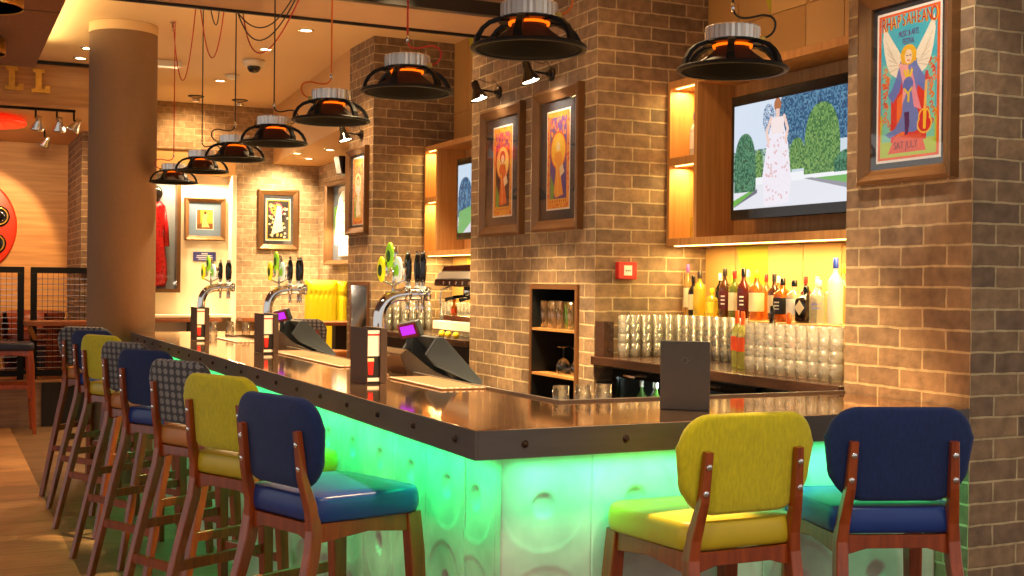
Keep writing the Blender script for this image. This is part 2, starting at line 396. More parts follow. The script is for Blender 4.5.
# ------------------------------------------------------------------ printed pictures
class Canvas:
    """little raster: colours of a print, one quad per cell (uv 0..1, v up)"""
    def __init__(s, w, h, nx, bg):
        s.w, s.h, s.nx, s.ny = w, h, nx, max(2, int(round(nx * h / w)))
        s.asp = h / w
        u = (np.arange(s.nx) + .5) / s.nx; v = (np.arange(s.ny) + .5) / s.ny * s.asp
        s.U, s.V = np.meshgrid(u, v)
        s.A = np.zeros((s.ny, s.nx, 3)); s.A[:] = lin([c / 255 for c in bg])
    def put(s, k, col, n=0.0, seed=0):
        c = np.array(lin([q / 255 for q in col]))
        if n:
            r = np.random.RandomState(seed).rand(s.ny, s.nx, 1)
            s.A = np.where(k[..., None], c * (1 - n + 2 * n * r), s.A)
        else: s.A = np.where(k[..., None], c, s.A)
        return s
    vm = (0.0, 1.0)
    def poly(s, pts, col, n=0.0, seed=0):
        k = np.zeros(s.U.shape, bool); P = [(x, s.vm[0] + s.vm[1] * y) for x, y in pts]
        for i in range(len(P)):
            x0, y0 = P[i]; x1, y1 = P[i - 1]
            if y0 == y1: continue
            c = ((y0 > s.V) != (y1 > s.V)) & (s.U < (x1 - x0) * (s.V - y0) / (y1 - y0) + x0); k ^= c
        return s.put(k, col, n, seed)
    def ell(s, cx, cy, rx, ry, col, n=0.0, seed=0):
        cy = s.vm[0] + s.vm[1] * cy; ry *= s.vm[1]; return s.put(((s.U - cx) / rx) ** 2 + ((s.V - cy) / ry) ** 2 < 1, col, n, seed)
    def rect(s, x0, x1, y0, y1, col, n=0.0, seed=0):
        return s.put((s.U >= x0) & (s.U <= x1) & (s.V >= y0) & (s.V <= y1), col, n, seed)
    def line(s, pts, wd, col):
        k = np.zeros(s.U.shape, bool); pts = [(x, s.vm[0] + s.vm[1] * y) for x, y in pts]
        for (x0, y0), (x1, y1) in zip(pts[:-1], pts[1:]):
            dx, dy = x1 - x0, y1 - y0; L2 = dx * dx + dy * dy + 1e-12
            t = np.clip(((s.U - x0) * dx + (s.V - y0) * dy) / L2, 0, 1)
            k |= (s.U - x0 - t * dx) ** 2 + (s.V - y0 - t * dy) ** 2 < (wd / 2) ** 2
        return s.put(k, col)
    def build(s, name, m, parent, z=0.0):
        nx, ny = s.nx, s.ny
        xs = np.linspace(-s.w / 2, s.w / 2, nx + 1); ys = np.linspace(-s.h / 2, s.h / 2, ny + 1)
        X, Y = np.meshgrid(xs, ys)
        co = np.stack([X, Y, np.full_like(X, z)], -1).reshape(-1, 3)
        i = (np.arange(ny)[:, None] * (nx + 1) + np.arange(nx)[None]).reshape(-1)
        F = np.stack([i, i + 1, i + nx + 2, i + nx + 1], 1)
        me = bpy.data.meshes.new(name)
        me.from_pydata(co.tolist(), [], F.tolist())
        ca = me.color_attributes.new('Print', 'FLOAT_COLOR', 'CORNER')
        c = np.concatenate([s.A.reshape(-1, 3), np.ones((nx * ny, 1))], 1)
        ca.data.foreach_set('color', np.repeat(c, 4, 0).astype(np.float32).reshape(-1))
        me.materials.append(m)
        o = bpy.data.objects.new(name, me); COL.objects.link(o); o.parent = parent
        return o
def print_mat(name, estr=0.0, rough=0.5):
    m = bpy.data.materials.new(name); m.use_nodes = True
    nt = m.node_tree; b = nt.nodes['Principled BSDF']
    a = nt.nodes.new('ShaderNodeVertexColor'); a.layer_name = 'Print'
    if estr:
        b.inputs['Base Color'].default_value = (0.01, 0.01, 0.01, 1); b.inputs['Roughness'].default_value = 0.15
        nt.links.new(a.outputs['Color'], b.inputs['Emission Color']); b.inputs['Emission Strength'].default_value = estr
    else:
        nt.links.new(a.outputs['Color'], b.inputs['Base Color']); b.inputs['Roughness'].default_value = rough
    return m
M['print'] = print_mat('printed paper'); M['screen'] = print_mat('television picture', 0.50)

def text(name, body, size, m, parent, mw, sx=1.0, depth=0.0004, align='CENTER'):
    cu = bpy.data.curves.new(name, 'FONT'); cu.body = body; cu.size = size; cu.align_x = align; cu.align_y = 'CENTER'; cu.extrude = depth
    t = bpy.data.objects.new(name + '_tmp', cu); COL.objects.link(t)
    dg = bpy.context.evaluated_depsgraph_get(); me = bpy.data.meshes.new_from_object(t.evaluated_get(dg))
    bpy.data.objects.remove(t); bpy.data.curves.remove(cu)
    for v in me.vertices: v.co.x *= sx
    me.materials.clear(); me.materials.append(m)
    o = bpy.data.objects.new(name, me); COL.objects.link(o)
    if parent: o.parent = parent
    o.matrix_local = mw
    return o

# ================================================================== THE ROOM
XF = 2.72                                   # face of the brick piers
def brick_uv(o, x0, y0):
    me = o.data; uv = me.uv_layers[0].data
    for p in me.polygons:
        n = p.normal
        for li in p.loop_indices:
            c = me.vertices[me.loops[li].vertex_index].co
            if abs(n.y) > 0.5: u = c.x - x0 + 0.096 + 3.84
            elif abs(n.x) > 0.5: u = y0 - c.y + 7.68
            else: u = c.x
            uv[li].uv = (u, (c.z if abs(n.z) < 0.5 else c.y) - 0.0235 + 1.264)
    return o
def brickwork(name, boxes, m=None, org=None):
    b = MB()
    for q in boxes: b.box(*q)
    o = b.build(name, m or M['brick'])
    brick_uv(o, *(org or (boxes[0][0], boxes[0][2])))
    return struct(o)

fl = MB(); fl.box(-3.5, 0.6, -2.5, 12.0, -0.05, 0.0); struct(fl.build('floor', M['floor']))
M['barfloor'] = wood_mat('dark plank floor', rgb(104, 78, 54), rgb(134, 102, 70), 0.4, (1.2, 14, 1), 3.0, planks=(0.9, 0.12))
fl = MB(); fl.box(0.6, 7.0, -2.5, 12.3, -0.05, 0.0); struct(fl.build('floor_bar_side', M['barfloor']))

# piers; the middle and far ones have a niche in their west face
brickwork('wall_pier_near', [(XF, 4.6, 2.639, 3.182, 0, 3.05)])
brickwork('wall_pier_middle', [(XF, 3.34, 4.886, 5.030, 0, 3.05), (XF, 3.34, 5.542, 6.327, 0, 3.05), (XF, 3.34, 5.030, 5.542, 1.345, 3.05),
                               (XF, 3.34, 5.030, 5.542, 0, 0.50), (3.02, 3.34, 5.030, 5.542, 0.50, 1.345)])
brickwork('wall_pier_far', [(XF, 3.34, 8.056, 8.10, 0, 3.05), (XF, 3.34, 8.515, 8.60, 0, 3.05), (XF, 3.34, 8.10, 8.515, 1.345, 3.05),
                            (XF, 3.34, 8.10, 8.515, 0, 0.72), (3.0, 3.34, 8.10, 8.515, 0.72, 1.345)])
# panelled wall in the bays, with faceted boards
M['pan_a'] = mat('tan board', rgb(196, 150, 84), 0.6); M['pan_b'] = mat('light tan board', rgb(216, 172, 104), 0.6)
M['pan_c'] = mat('olive board', rgb(190, 184, 40), 0.6); M['pan_d'] = mat('dark brown board', rgb(70, 44, 30), 0.6)
def bay_wall(name, y0, y1):
    b = MB(); b.box(3.345, 3.45, y0, y1, 0, 3.05, m=0)
    f = lambda y, z, x: (x, y, z)
    n = int(round((y1 - y0) / 0.233)); w = (y1 - y0) / n
    for i in range(n):
        a, c = y1 - (i + 1) * w + 0.002, y1 - i * w - 0.002
        for z0, z1 in ((1.02, 1.528), (2.0, 2.545), (2.549, 3.05)):
            k = (i * 3 + int(z0 * 2)) % 5
            if z0 > 2.54 and i == 1 or z0 < 1.1 and i == 1:
                b.prism([(a, z0), (c, z1), (a, z1)], 3.322, 3.346, f, m=2); b.prism([(a, z0), (c, z0), (c, z1)], 3.324, 3.346, f, m=0)
            elif z0 > 2.54 and i == 4:
                b.prism([(a, z0), (c, z1), (a, z1)], 3.322, 3.346, f, m=3); b.prism([(a, z0), (c, z0), (c, z1)], 3.324, 3.346, f, m=0)
            else: b.prism([(a, z0), (c, z0), (c, z1), (a, z1)], 3.321 + 0.001 * (k % 3), 3.346, f, m=1 if k in (1, 3) else 0)
    struct(b.build(name, [M['pan_a'], M['pan_b'], M['pan_c'], M['pan_d']]))
bay_wall('wall_bay_near', 3.184, 4.884); bay_wall('wall_bay_middle', 6.329, 8.054)

# ceilings
b = MB(); b.box(0.55, 7.0, -1.2, 12.0, 3.05, 3.2); b.box(-3.5, 0.55, 9.3, 12.0, 3.05, 3.2); b.box(-3.5, 0.55, -1.2, 9.3, 3.05, 3.2)
struct(b.build('ceiling', M['plaster']))
b = MB(); b.box(-3.5, 2.719, 5.49, 5.98, 2.67, 3.048, m=0)
struct(b.build('ceiling_beam', M['taupe_ceil']))
b = MB(); b.box(-3.5, 2.718, 5.975, 5.99, 2.655, 2.70); b.box(-3.5, 2.718, 5.44, 5.492, 2.655, 2.72); struct(b.build('trim_1', M['black']))
b = MB(); b.box(-3.5, 0.615, -1.0, 9.35, 2.85, 3.049, m=0)
for y in (3.5, 5.4, 7.35): b.box(-3.5, 0.616, y, y + 0.012, 2.848, 2.852, m=1)
struct(b.build('ceiling_raft', [M['raft'], M['black']]))
b = MB(); b.box(-3.5, 1.32, 10.231, 10.34, 2.71, 3.048); struct(b.build('wall_bulkhead', M['oak_wall']))
b = MB(); b.box(-3.5, 1.3, 10.215, 10.232, 3.022, 3.049); struct(b.build('trim_2', M['black']))
b = MB(); b.box(-3.5, 1.6, 10.34, 14.6, 2.71, 2.9); struct(b.build('ceiling_lounge', M['bulk']))
b = MB(); b.box(-3.5, 1.21, 13.25, 13.4, 0, 2.71); struct(b.build('wall_lounge', M['oak_wall']))
brickwork('wall_pier_lounge', [(1.20, 1.76, 11.92, 13.4, 0, 2.71)])
# far brick wall with the display recess, lower ceiling over the booth corner
brickwork('wall_far', [(1.75, 2.64, 11.97, 12.3, 2.60, 3.05), (2.64, 3.5, 11.97, 12.3, 0, 3.05), (1.75, 1.80, 11.97, 12.3, 0, 2.6)], M['brick_far'], (1.75, 11.97))
brickwork('wall_booth', [(3.47, 3.7, 8.6, 11.97, 0, 3.05)], M['brick_far'])
b = MB(); b.box(1.8, 2.64, 12.14, 12.3, 0, 2.6); struct(b.build('wall_display', M['cream']))
b = MB(); b.box(1.8, 2.64, 12.0, 12.139, 2.37, 2.6); struct(b.build('trim_3', M['bulk']))
b = MB(); b.box(2.60, 2.645, 11.955, 12.139, 0, 2.37); struct(b.build('trim_4', M['cream']))
b = MB(); b.prism([(2.721, 8.601), (3.469, 8.601), (3.469, 11.969), (3.0, 11.969)], 2.50, 3.049)
struct(b.build('ceiling_booth', M['bulk']))
# round column
b = MB(); b.lathe([(0.22, 0), (0.22, 2.99), (0.222, 2.99), (0.222, 3.049)], 48, (1.12, 8.545, 0), cap0=False, cap1=False)
struct(b.build('wall_column', M['column']))
b = MB(); b.lathe([(0.223, 2.985), (0.223, 3.0485)], 48, (1.12, 8.545, 0), cap0=False, cap1=False)
struct(b.build('trim_5', M['plaster']))

# ================================================================== THE BAR
bar = thing('bar_counter', 'long bar with mirror-bright bronze top, dark steel band and green-lit concrete front', 'bar', (0, 0, 0))
BX, BY = 1.154, 2.639
top = [(BX, BY), (2.715, BY), (2.715, 3.18), (1.66, 3.18), (1.63, 3.75), (1.65, 7.75), (2.25, 7.75), (2.25, 8.29), (BX, 8.29)]
b = MB(); b.prism(top, 0.965, 1.0, bev=0.0015); b.build('worktop', M['copper'], bar)
band = MB(); band.box(BX - 0.005, BX + 0.004, BY - 0.005, 8.295, 0.929, 0.999, 0.001); band.box(BX + .004, 2.715, BY - 0.005, BY + 0.004, 0.929, 0.999, 0.001)
band.box(BX, 2.25, 8.286, 8.294, 0.929, 0.999, 0.001)
bd = band.build('edge_band', M['steel'], bar)
def bolt(x, y, z, ax, r=0.0075, parent=bd):
    q = MB()
    pr = [(r * 1.25, 0), (r * 1.25, .0015), (r, .002), (r * .9, .006), (r * .5, .0085), (0, .009)]
    if ax == 'Y': q.lathe([(a, -h) for a, h in pr], 14, (x, y, z), 'Y')
    else: q.lathe([(a, -h) for a, h in pr], 14, (x, y, z), 'X')
    return q.build('bolt', M['bolt'], parent)
for i in range(6): bolt(1.28 + 0.281 * i, BY - 0.005, 0.963, 'Y')
for i in range(19): bolt(BX - 0.005, 2.752 + 0.29 * i, 0.967, 'X')
b = MB(); b.box(BX + .005, 1.32, BY + .005, 8.28, 0.93, 0.965); b.box(1.32, 2.71, BY + .005, 2.82, 0.93, 0.965); b.build('underside', M['black'], bar)
lip = MB(); lip.prism([(1.650, 3.170), (2.715, 3.170), (2.715, 3.182), (1.66, 3.182), (1.645, 3.75), (1.66, 7.75), (1.648, 7.75), (1.633, 3.75)], 0.985, 1.007, bev=0.001)
lip.build('inner_lip', M['steel'], bar)
led = MB(); led.box(1.215, 1.235, 2.72, 8.2, 0.924, 0.9295); led.box(1.24, 2.7, 2.70, 2.72, 0.924, 0.9295); led.build('light_strip', M['led_green'], bar)
core = MB(); core.box(1.31, 1.62, 2.80, 8.25, 0, 0.93); core.box(1.62, 2.715, 2.80, 3.15, 0, 0.93); core.box(1.62, 2.24, 7.79, 8.25, 0, 0.93); core.build('carcass', M['black'], bar)
ledge = MB(); ledge.box(1.60, 1.95, 3.42, 7.75, 0.925, 0.945, 0.002); ledge.box(1.66, 2.715, 3.182, 3.42, 0.945, 0.965, 0.002); ledge.build('work_shelf', M['brushed'], bar)
b = MB(); b.box(1.62, 1.9, 3.43, 7.74, 0, 0.925); b.box(1.67, 2.71, 3.16, 3.40, 0, 0.945); b.build('under_cabinet', M['fridge'], bar)

def relief(u, v):
    """depth into the panel at (u, v) from a cone centre, metres"""
    r = math.hypot(u, v); R = 0.117
    if r > R: return 0.0
    d = 0.0015 + 0.007 * (R - r) / R
    if r > R - 0.004: d *= (R - r) / 0.004
    if r < 0.032: d += 0.010 * math.sqrt(max(0, 1 - (r / 0.032) ** 2))
    return d
def cone_panel(name, wu, cu, rows, org, ua, na):
    """cast panel with loudspeaker-cone hollows; ua along, na outward"""
    W, Hh = wu, 0.928; nu, nv = 44, 132
    o0 = Vector(org); ua = Vector(ua); na = Vector(na); g = []
    bm = bmesh.new()
    for j in range(nv + 1):
        row = []
        for i in range(nu + 1):
            u = W * i / nu; v = Hh * j / nv
            d = max(relief(u - cu, v - rz) for rz in rows)
            if min(u, W - u) < 0.003: d += 0.0008
            row.append(bm.verts.new(o0 + ua * u + Vector((0, 0, v)) - na * d))
        g.append(row)
    for j in range(nv):
        for i in range(nu):
            f = bm.faces.new((g[j][i], g[j][i + 1], g[j + 1][i + 1], g[j + 1][i])); f.smooth = True
    bk = [bm.verts.new(o0 + ua * u + Vector((0, 0, v)) - na * 0.034) for u, v in ((0, 0), (W, 0), (W, Hh), (0, Hh))]
    bm.faces.new((bk[3], bk[2], bk[1], bk[0]))
    e = [g[0][0], g[0][nu], g[nv][nu], g[nv][0]]
    for side, (p, q) in (([g[0][i] for i in range(nu + 1)], (bk[0], bk[1])), ([g[j][nu] for j in range(nv + 1)], (bk[1], bk[2])),
                         ([g[nv][i] for i in range(nu, -1, -1)], (bk[2], bk[3])), ([g[j][0] for j in range(nv, -1, -1)], (bk[3], bk[0]))):
        bm.faces.new(list(reversed(side)) + [p, q])
    m = MB(); m.bm = bm
    return m.build(name, M['concrete'], bar)
WX, WY = 1.279, 2.764
RZ = (0.784, 0.511, 0.238)
x = WX
for i in range(5):
    w = 0.2585 if i == 0 else 0.273
    if i == 4: w = 2.715 - x
    cone_panel('front_panel', w, 0.122 if i == 0 else 0.1365, RZ, (x, WY, 0), (1, 0, 0), (0, -1, 0)); x += w
y = WY + 0.034
for i in range(19):
    w = 0.200 if i == 0 else 0.284
    if i == 18: w = 8.2 - y
    if w < 0.1: break
    cone_panel('side_panel', w, 0.060 if i == 0 else 0.142, RZ, (WX, y + w, 0), (0, -1, 0), (-1, 0, 0)); y += w

# ---- back bar
bc = thing('back_counter', 'dark back counter between the brick piers holding stacked tumblers and bottles', 'counter', (0, 0, 0))
M['darkwood'] = wood_mat('dark stained wood', rgb(44, 28, 22), rgb(66, 42, 30), 0.25, (8, 1, 8), 3, coat=0.4)
b = MB(); b.box(2.70, 3.318, 3.186, 4.882, 0.982, 1.02, 0.003); b.build('worktop', M['darkwood'], bc)
b = MB(); b.box(2.76, 3.318, 3.186, 4.882, 0.976, 0.982); b.box(2.735, 3.318, 4.78, 4.882, 0, 0.9); b.box(2.735, 3.318, 3.186, 3.23, 0, 0.9); b.build('carcass', M['black'], bc)
b = MB(); b.box(2.722, 2.775, 4.80, 4.882, 1.02, 1.18, 0.002); b.build('end_panel', M['darkwood'], bc)
b = MB(); b.box(3.13, 3.318, 3.186, 4.882, 1.02, 1.20, 0.002); b.build('bottle_step', M['pan_b'], bc)
bc2 = thing('back_counter', 'dark back counter under the espresso machine in the farther bay', 'counter', (0, 0, 0))
b = MB(); b.box(2.70, 3.318, 6.331, 8.052, 0.982, 1.02, 0.003); b.build('worktop', M['darkwood'], bc2)
b = MB(); b.box(2.74, 3.318, 6.331, 8.052, 0, 0.982); b.build('carcass', M['black'], bc2)
def point(name, loc, energy, col, r=.03):
    l = bpy.data.lights.new(name, 'POINT'); l.energy = energy; l.color = col; l.shadow_soft_size = r
    o = bpy.data.objects.new(name, l); COL.objects.link(o); o.location = loc; return o
def cooler(y0, y1, label):
    t = thing('bottle_cooler', label, 'fridge', (2.75, (y0 + y1) / 2, 0), 0, 'coolers under the back counter'); h = (y1 - y0) / 2
    b = MB(); b.box(.02, .5, -h, h, 0.1, 0.12); b.box(.02, .5, -h, h, 0.955, 0.975); b.box(.48, .5, -h, h, .1, .97); b.box(.02, .5, -h, -h + .02, .1, .97); b.box(.02, .5, h - .02, h, .1, .97)
    b.box(.04, .48, -h + .02, h - .02, .69, .70); b.build('body', M['fridge'], t)
    b = MB(); b.box(0, .02, -h + .005, -h + .045, .11, .97); b.box(0, .02, h - .045, h - .005, .11, .97); b.box(0, .02, -h + .045, h - .045, .935, .97); b.box(0, .02, -h + .045, h - .045, .11, .16)
    d = b.build('door', M['black_gloss'], t)
    b = MB(); b.box(.008, .011, -h + .045, h - .045, .16, .935); b.build('pane', M['pane'], d)
    b = MB(); b.tube([(-.02, 0.02, .952), (-.03, 0.02, .95), (-.03, .10, .95), (-.02, .10, .952)], .006); b.build('handle', M['chrome'], d)
    point('light_cooler', (2.86, (y0 + y1) / 2, .93), .5, (.8, 1, .95), .02)
cooler(4.25, 4.77, 'glass-fronted dark cooler under the back counter nearest the middle pier')
cooler(3.70, 4.22, 'glass-fronted dark cooler under the back counter behind the standing menu')
cooler(3.24, 3.67, 'glass-fronted dark cooler under the back counter beside the near pier')

def wall_cabinet(y0, y1, label):
    t = thing('wall_cabinet', label, 'cabinet', (0, 0, 0)); X0, X1 = 3.10, 3.318; z0, z1 = 1.532, 2.30; d = y1 - 0.222
    b = MB(); b.box(X0, X1, y0, y1, z1 - .034, z1, .001); b.box(X0, X1, y0, y1, z0, z0 + .034, .001); b.box(X0, X1, y1 - .022, y1, z0 + .034, z1 - .034); b.build('shell', M['oak'], t)
    b = MB(); b.box(X0, X1 - .012, d - .026, d, z0 + .034, z1 - .034, .001); b.build('divider', M['oak'], t)
    b = MB(); b.box(X0, X1 - .012, d, y1 - .022, 1.905, 1.942, .001); b.build('shelf', M['oak'], t)
    b = MB(); b.box(X1 - .012, X1, y0, y1 - .022, z0 + .034, z1 - .034); b.build('back_panel', M['oak'], t)
    b = MB()
    for zz in (z1 - .037, 1.902): b.box(X0 + .02, X0 + .03, d + .02, y1 - .04, zz, zz + .003)
    b.box(X0 + .02, X0 + .035, y0 + .02, y1 - .04, z0 - .004, z0 - .0005)
    b.build('light_strip', M['led_warm'], t)
    return t
wall_cabinet(3.186, 4.883, 'oak wall cabinet framing the garden-scene television with lit cubbyholes')
wall_cabinet(6.331, 8.053, 'oak wall cabinet with lit cubbyholes in the farther bay')

# ================================================================== BAR STOOLS
def make_stool(name, back_m, seat_m, label, cat='bar stool', group=None):
    t = thing(name, label, cat, group=group)
    # cushion
    out = []
    for (cx, cy, a0, r) in ((.155 - .055, .205 - .055, 0, .055), (-.185 + .04, .172 - .04, 90, .04), (-.185 + .04, -.172 + .04, 180, .04), (.155 - .055, -.205 + .055, 270, .055)):
        for i in range(8):
            a = math.radians(a0 + 90 * i / 7); out.append((cx + r * math.cos(a), cy + r * math.sin(a)))
    b = MB(); b.pillow(out, 0.064, lambda u, v, w: (u + (0.012 * (1 - (v / .2) ** 2) if u > .1 else 0), v, 0.751 + w + (0.006 if w > 0.0 else 0) * (1 - (v / .25) ** 2)), edge=0.055, dome=0.08)
    b.build('seat', seat_m, t)
    # back pad, curved around the sitter
    o2 = []
    for (cx, cy, a0, r) in ((.190 - .075, 1.042 - .075, 0, .075), (-.190 + .075, 1.042 - .075, 90, .075), (-.180 + .085, .812 + .085, 180, .085), (.180 - .085, .812 + .085, 270, .085)):
        for i in range(9):
            a = math.radians(a0 + 90 * i / 8); o2.append((cx + r * math.cos(a), cy + r * math.sin(a)))
    o2 = [(u * (1.04 if 0.86 < v < 0.98 else 1.01), v + 0.006 * (1 - (u / .2) ** 2) * (1 if v > .95 else -2.0 if v < .86 else 0)) for u, v in o2]
    def bend(u, v, w):
        return (-0.180 - (v - .78) * 0.10 + w + 0.28 * u * u, u, v)
    b = MB(); b.pillow(o2, 0.034, bend, edge=0.09); bk = b.build('backrest', back_m, t)
    for l in bk.data.uv_layers[0].data: pass
    # rear legs run up as back posts
    for sg in (1, -1):
        b = MB()
        b.bar([(-.222, sg * .131, .960), (-.209, sg * .136, .84), (-.184, sg * .144, .75), (-.178, sg * .148, .70), (-.186, sg * .150, .64), (-.232, sg * .162, .47), (-.345, sg * .192, 0.0)],
              [.021, .025, .029, .031, .032, .031, .026], [.017, .021, .030, .036, .037, .033, .027], (0, 1, 0), .18)
        lg = b.build('leg', M['walnut'], t)
        for zz, xx in ((.925, -.2275), (.862, -.2215)):
            q = MB(); q.lathe([(.0078, 0), (.0078, .0015), (.006, .0026), (0, .0029)], 12, (0, 0, 0)); k = q.build('bolt', M['chrome'], lg)
            k.matrix_local = Matrix.Translation((xx, sg * (.1325 if zz > .9 else .136), zz)) @ Matrix.Rotation(-PI / 2 - 0.1, 4, 'Y')
    for sg in (1, -1):
        b = MB(); b.bar([(.125, sg * .175, .718), (.135, sg * .180, .60), (.165, sg * .198, 0)], [.034, .038, .026], [.046, .048, .028], (0, 1, 0), .15); b.build('leg', M['walnut'], t)
    b = MB()
    for sg in (1, -1):
        b.bar([(-.18, sg * .150, .692), (-.02, sg * .163, .700), (.13, sg * .176, .692)], [.022] * 3, [.052, .034, .052], (0, 1, 0), .1)
    b.bar([(-.172, -.146, .690), (-.172, -.08, .698), (-.172, .08, .698), (-.172, .146, .690)], [.022] * 4, [.054, .034, .034, .054], (1, 0, 0), .1)
    b.bar([(.128, -.176, .690), (.128, 0, .698), (.128, .176, .690)], [.022] * 3, [.052, .036, .052], (1, 0, 0), .1)
    b.build('seat_frame', M['walnut'], t)
    for sg in (1, -1):
        b = MB(); b.bar([(-.252, sg * .171, .41), (.148, sg * .189, .41)], [.018] * 2, [.034] * 2, (0, 1, 0), .12); b.build('stretcher', M['walnut'], t)
    b = MB(); b.bar([(-.278, -.178, .29), (-.278, .178, .29)], [.018] * 2, [.034] * 2, (1, 0, 0), .12); b.build('stretcher', M['walnut'], t)
    b = MB(); b.bar([(.156, -.19, .27), (.156, .19, .27)], [.022] * 2, [.034] * 2, (1, 0, 0), .12); fr = b.build('footrest', M['walnut'], t)
    b = MB(); b.box(.142, .170, -.15, .15, .2875, .290); b.build('foot_plate', M['brushed'], fr)
    return t
GS = 'bar stools along the bar'
def put_stool(o, px_, py_, deg):
    a = math.radians(deg); o.location = (px_ + .222 * math.cos(a), py_ + .222 * math.sin(a), 0); o.rotation_euler = (0, 0, a)
yel = make_stool('bar_stool', M['yellow_fab'], M['yellow_vinyl'], 'yellow bar stool on the short bar side, left of the navy stool by the pier', group=GS)
put_stool(yel, 1.762, 2.375, 90)
blu = make_stool('bar_stool', M['blue_fab'], M['blue_vinyl'], 'navy blue bar stool nearest the brick pier at right', group=GS)
put_stool(blu, 2.215, 2.362, 70)
def far_mid(fx, fy, deg):
    a = math.radians(deg); return fx + .133 * math.sin(a), fy - .133 * math.cos(a), deg
rows = [('dots', .717, 8.09, 50, 'dotted grey bar stool farthest down the long row, beside the column'),
        ('blue', .734, 7.604, 32, 'navy blue bar stool second from the far end of the long row'),
        ('yellow', .718, 6.96, 26, 'yellow bar stool toward the far end, between navy and dotted ones'),
        ('dots', .735, 6.20, 27, 'dotted grey bar stool fourth from the far end of the long row'),
        ('blue', .728, 5.524, 28, 'navy blue bar stool mid-row between two dotted grey ones'),
        ('dots', .747, 4.789, 25, 'dotted grey bar stool with tan seat, third from the near end of the row'),
        ('yellow', .742, 4.036, 25, 'yellow bar stool right behind the nearest navy one of the long row'),
        ('blue', .757, 3.33, 19, 'navy blue bar stool nearest the camera in the long row, whole seat in view')]
first_dot = None
for k, fx, fy, dg, lb in rows:
    if k == 'dots':
        if first_dot is None:
            o = first_dot = make_stool('bar_stool', M['dots'], M['tan_vinyl'], lb, group=GS)
        else: o = dup(first_dot, label=lb)
    else: o = dup(yel if k == 'yellow' else blu, label=lb)
    put_stool(o, *far_mid(fx, fy, dg))
o = make_stool('bar_stool', M['navy_vinyl'], M['navy_vinyl'], 'dark navy bar stool cut by the left edge of the photo, before the ledge table')
o.location = (.60, 11.42, 0); o.rotation_euler = (0, 0, 0)

# ================================================================== SPEAKER PENDANTS
def make_pendant(name, wire, side, label, ztop, tail):
    t = thing(name, label, 'pendant lamp', group='loudspeaker pendants over the bar')
    R = .155
    b = MB(); b.lathe([(R - .012, -.004), (R, -.004), (R + .002, .001), (R, .006), (R - .010, .008), (R - .016, .004), (R - .012, -.004)], 48, cap0=False, cap1=False)
    b.build('rim', M['black_metal'], t)
    b = MB(); b.lathe([(R - .014, .002), (.134, -.002), (.120, .004), (.10, .016), (.06, .042), (.046, .052), (.040, .056), (.02, .062), (0, .064)], 40, cap0=False, cap1=False); b.build('cone', M['soft_black'], t)
    b = MB(); b.lathe([(.128, .006), (.090, .026), (.062, .046), (.0475, .060), (.0475, .073)], 36, cap0=False, cap1=False); b.build('cone_back', mat('brown cone', rgb(38, 24, 17), 0.7) if 'brown cone' not in bpy.data.materials else bpy.data.materials['brown cone'], t)
    for i in range(6):
        a = 2 * PI * (i + .3) / 6; c, s = math.cos(a), math.sin(a)
        pr = [(.147, .004), (.143, .024), (.130, .046), (.112, .062), (.086, .073), (.058, .075)]
        b = MB(); b.bar([(r * c, r * s, h) for r, h in pr], [.026, .022, .019, .019, .022, .026], [.012] * 6, (-s, c, 0), .2); b.build('arm', M['black_metal'], t)
    b = MB(); b.lathe([(.083, .0715), (.084, .0755), (.080, .0785), (.04, .079)], 36); b.build('top_plate', M['black_metal'], t)
    n = 60; rg = []
    for r0, h in ((.070, .0795), (.0755, .082), (.0755, .118), (.072, .122)):
        rg.append([((r0 + (.0022 if k % 2 else 0)) * math.cos(2 * PI * k / n), (r0 + (.0022 if k % 2 else 0)) * math.sin(2 * PI * k / n), h) for k in range(n)])
    b = MB(); b.rings(rg, smooth=False); b.build('magnet', M['magnet'], t)
    b = MB(); b.lathe([(.050, .064), (.055, .064), (.056, .0705), (.050, .0705), (.050, .064)], 36, cap0=False, cap1=False); b.build('lamp_ring', M['lampglow'], t)
    # flex: hangs from above, then droops to a terminal at the rim of the magnet
    sx = side
    pts = [Vector((0, 0, ztop)), Vector((0, 0, .6)), Vector((0, 0, .19))] + bez((0, 0, .175), (sx * .004, -.01, .13), (sx * .05, -.03, .145), (sx * .075, -.03, .150), 8) + bez((sx * .085, -.03, .150), (sx * .13, -.03, .15), (sx * .12, -.025, .09), (sx * .080, -.02, .088), 8)
    b = MB(); b.tube(pts, .0032, 8); cb = b.build('flex', wire, t)
    b = MB(); b.lathe([(.0055, .165), (.0055, .19)], 10); b.build('cord_grip', M['brushed'], cb)
    b = MB(); b.box(sx * .075 - .011, sx * .075 + .011, -.034, -.012, .076, .092, .002); b.build('terminal', M['brass'], t)
    return t
LP = [(1.393, 8.235, 2.003, 'wire_red', -1, 'loudspeaker pendant farthest down the row, on a red flex by the column'),
      (1.383, 7.233, 2.001, 'wire_black', 1, 'loudspeaker pendant second from the far end, before the cream wall'),
      (1.375, 6.32, 1.997, 'wire_black', -1, 'loudspeaker pendant third from the far end, its flex looping left'),
      (1.392, 5.581, 2.010, 'wire_black', 1, 'loudspeaker pendant mid-row, its dark flex looping right below the dome camera'),
      (1.400, 4.70, 2.016, 'wire_orange', -1, 'loudspeaker pendant on an orange flex beside the far brick pier'),
      (1.415, 3.871, 2.022, 'wire_red', 1, 'loudspeaker pendant on a bright red flex before the far pier'),
      (1.415, 2.936, 2.013, 'wire_orange', 1, 'largest loudspeaker pendant, cut by the top edge before the middle pier'),
      (2.010, 2.848, 1.993, 'wire_black', 1, 'loudspeaker pendant before the wall cabinet, left of the television')]
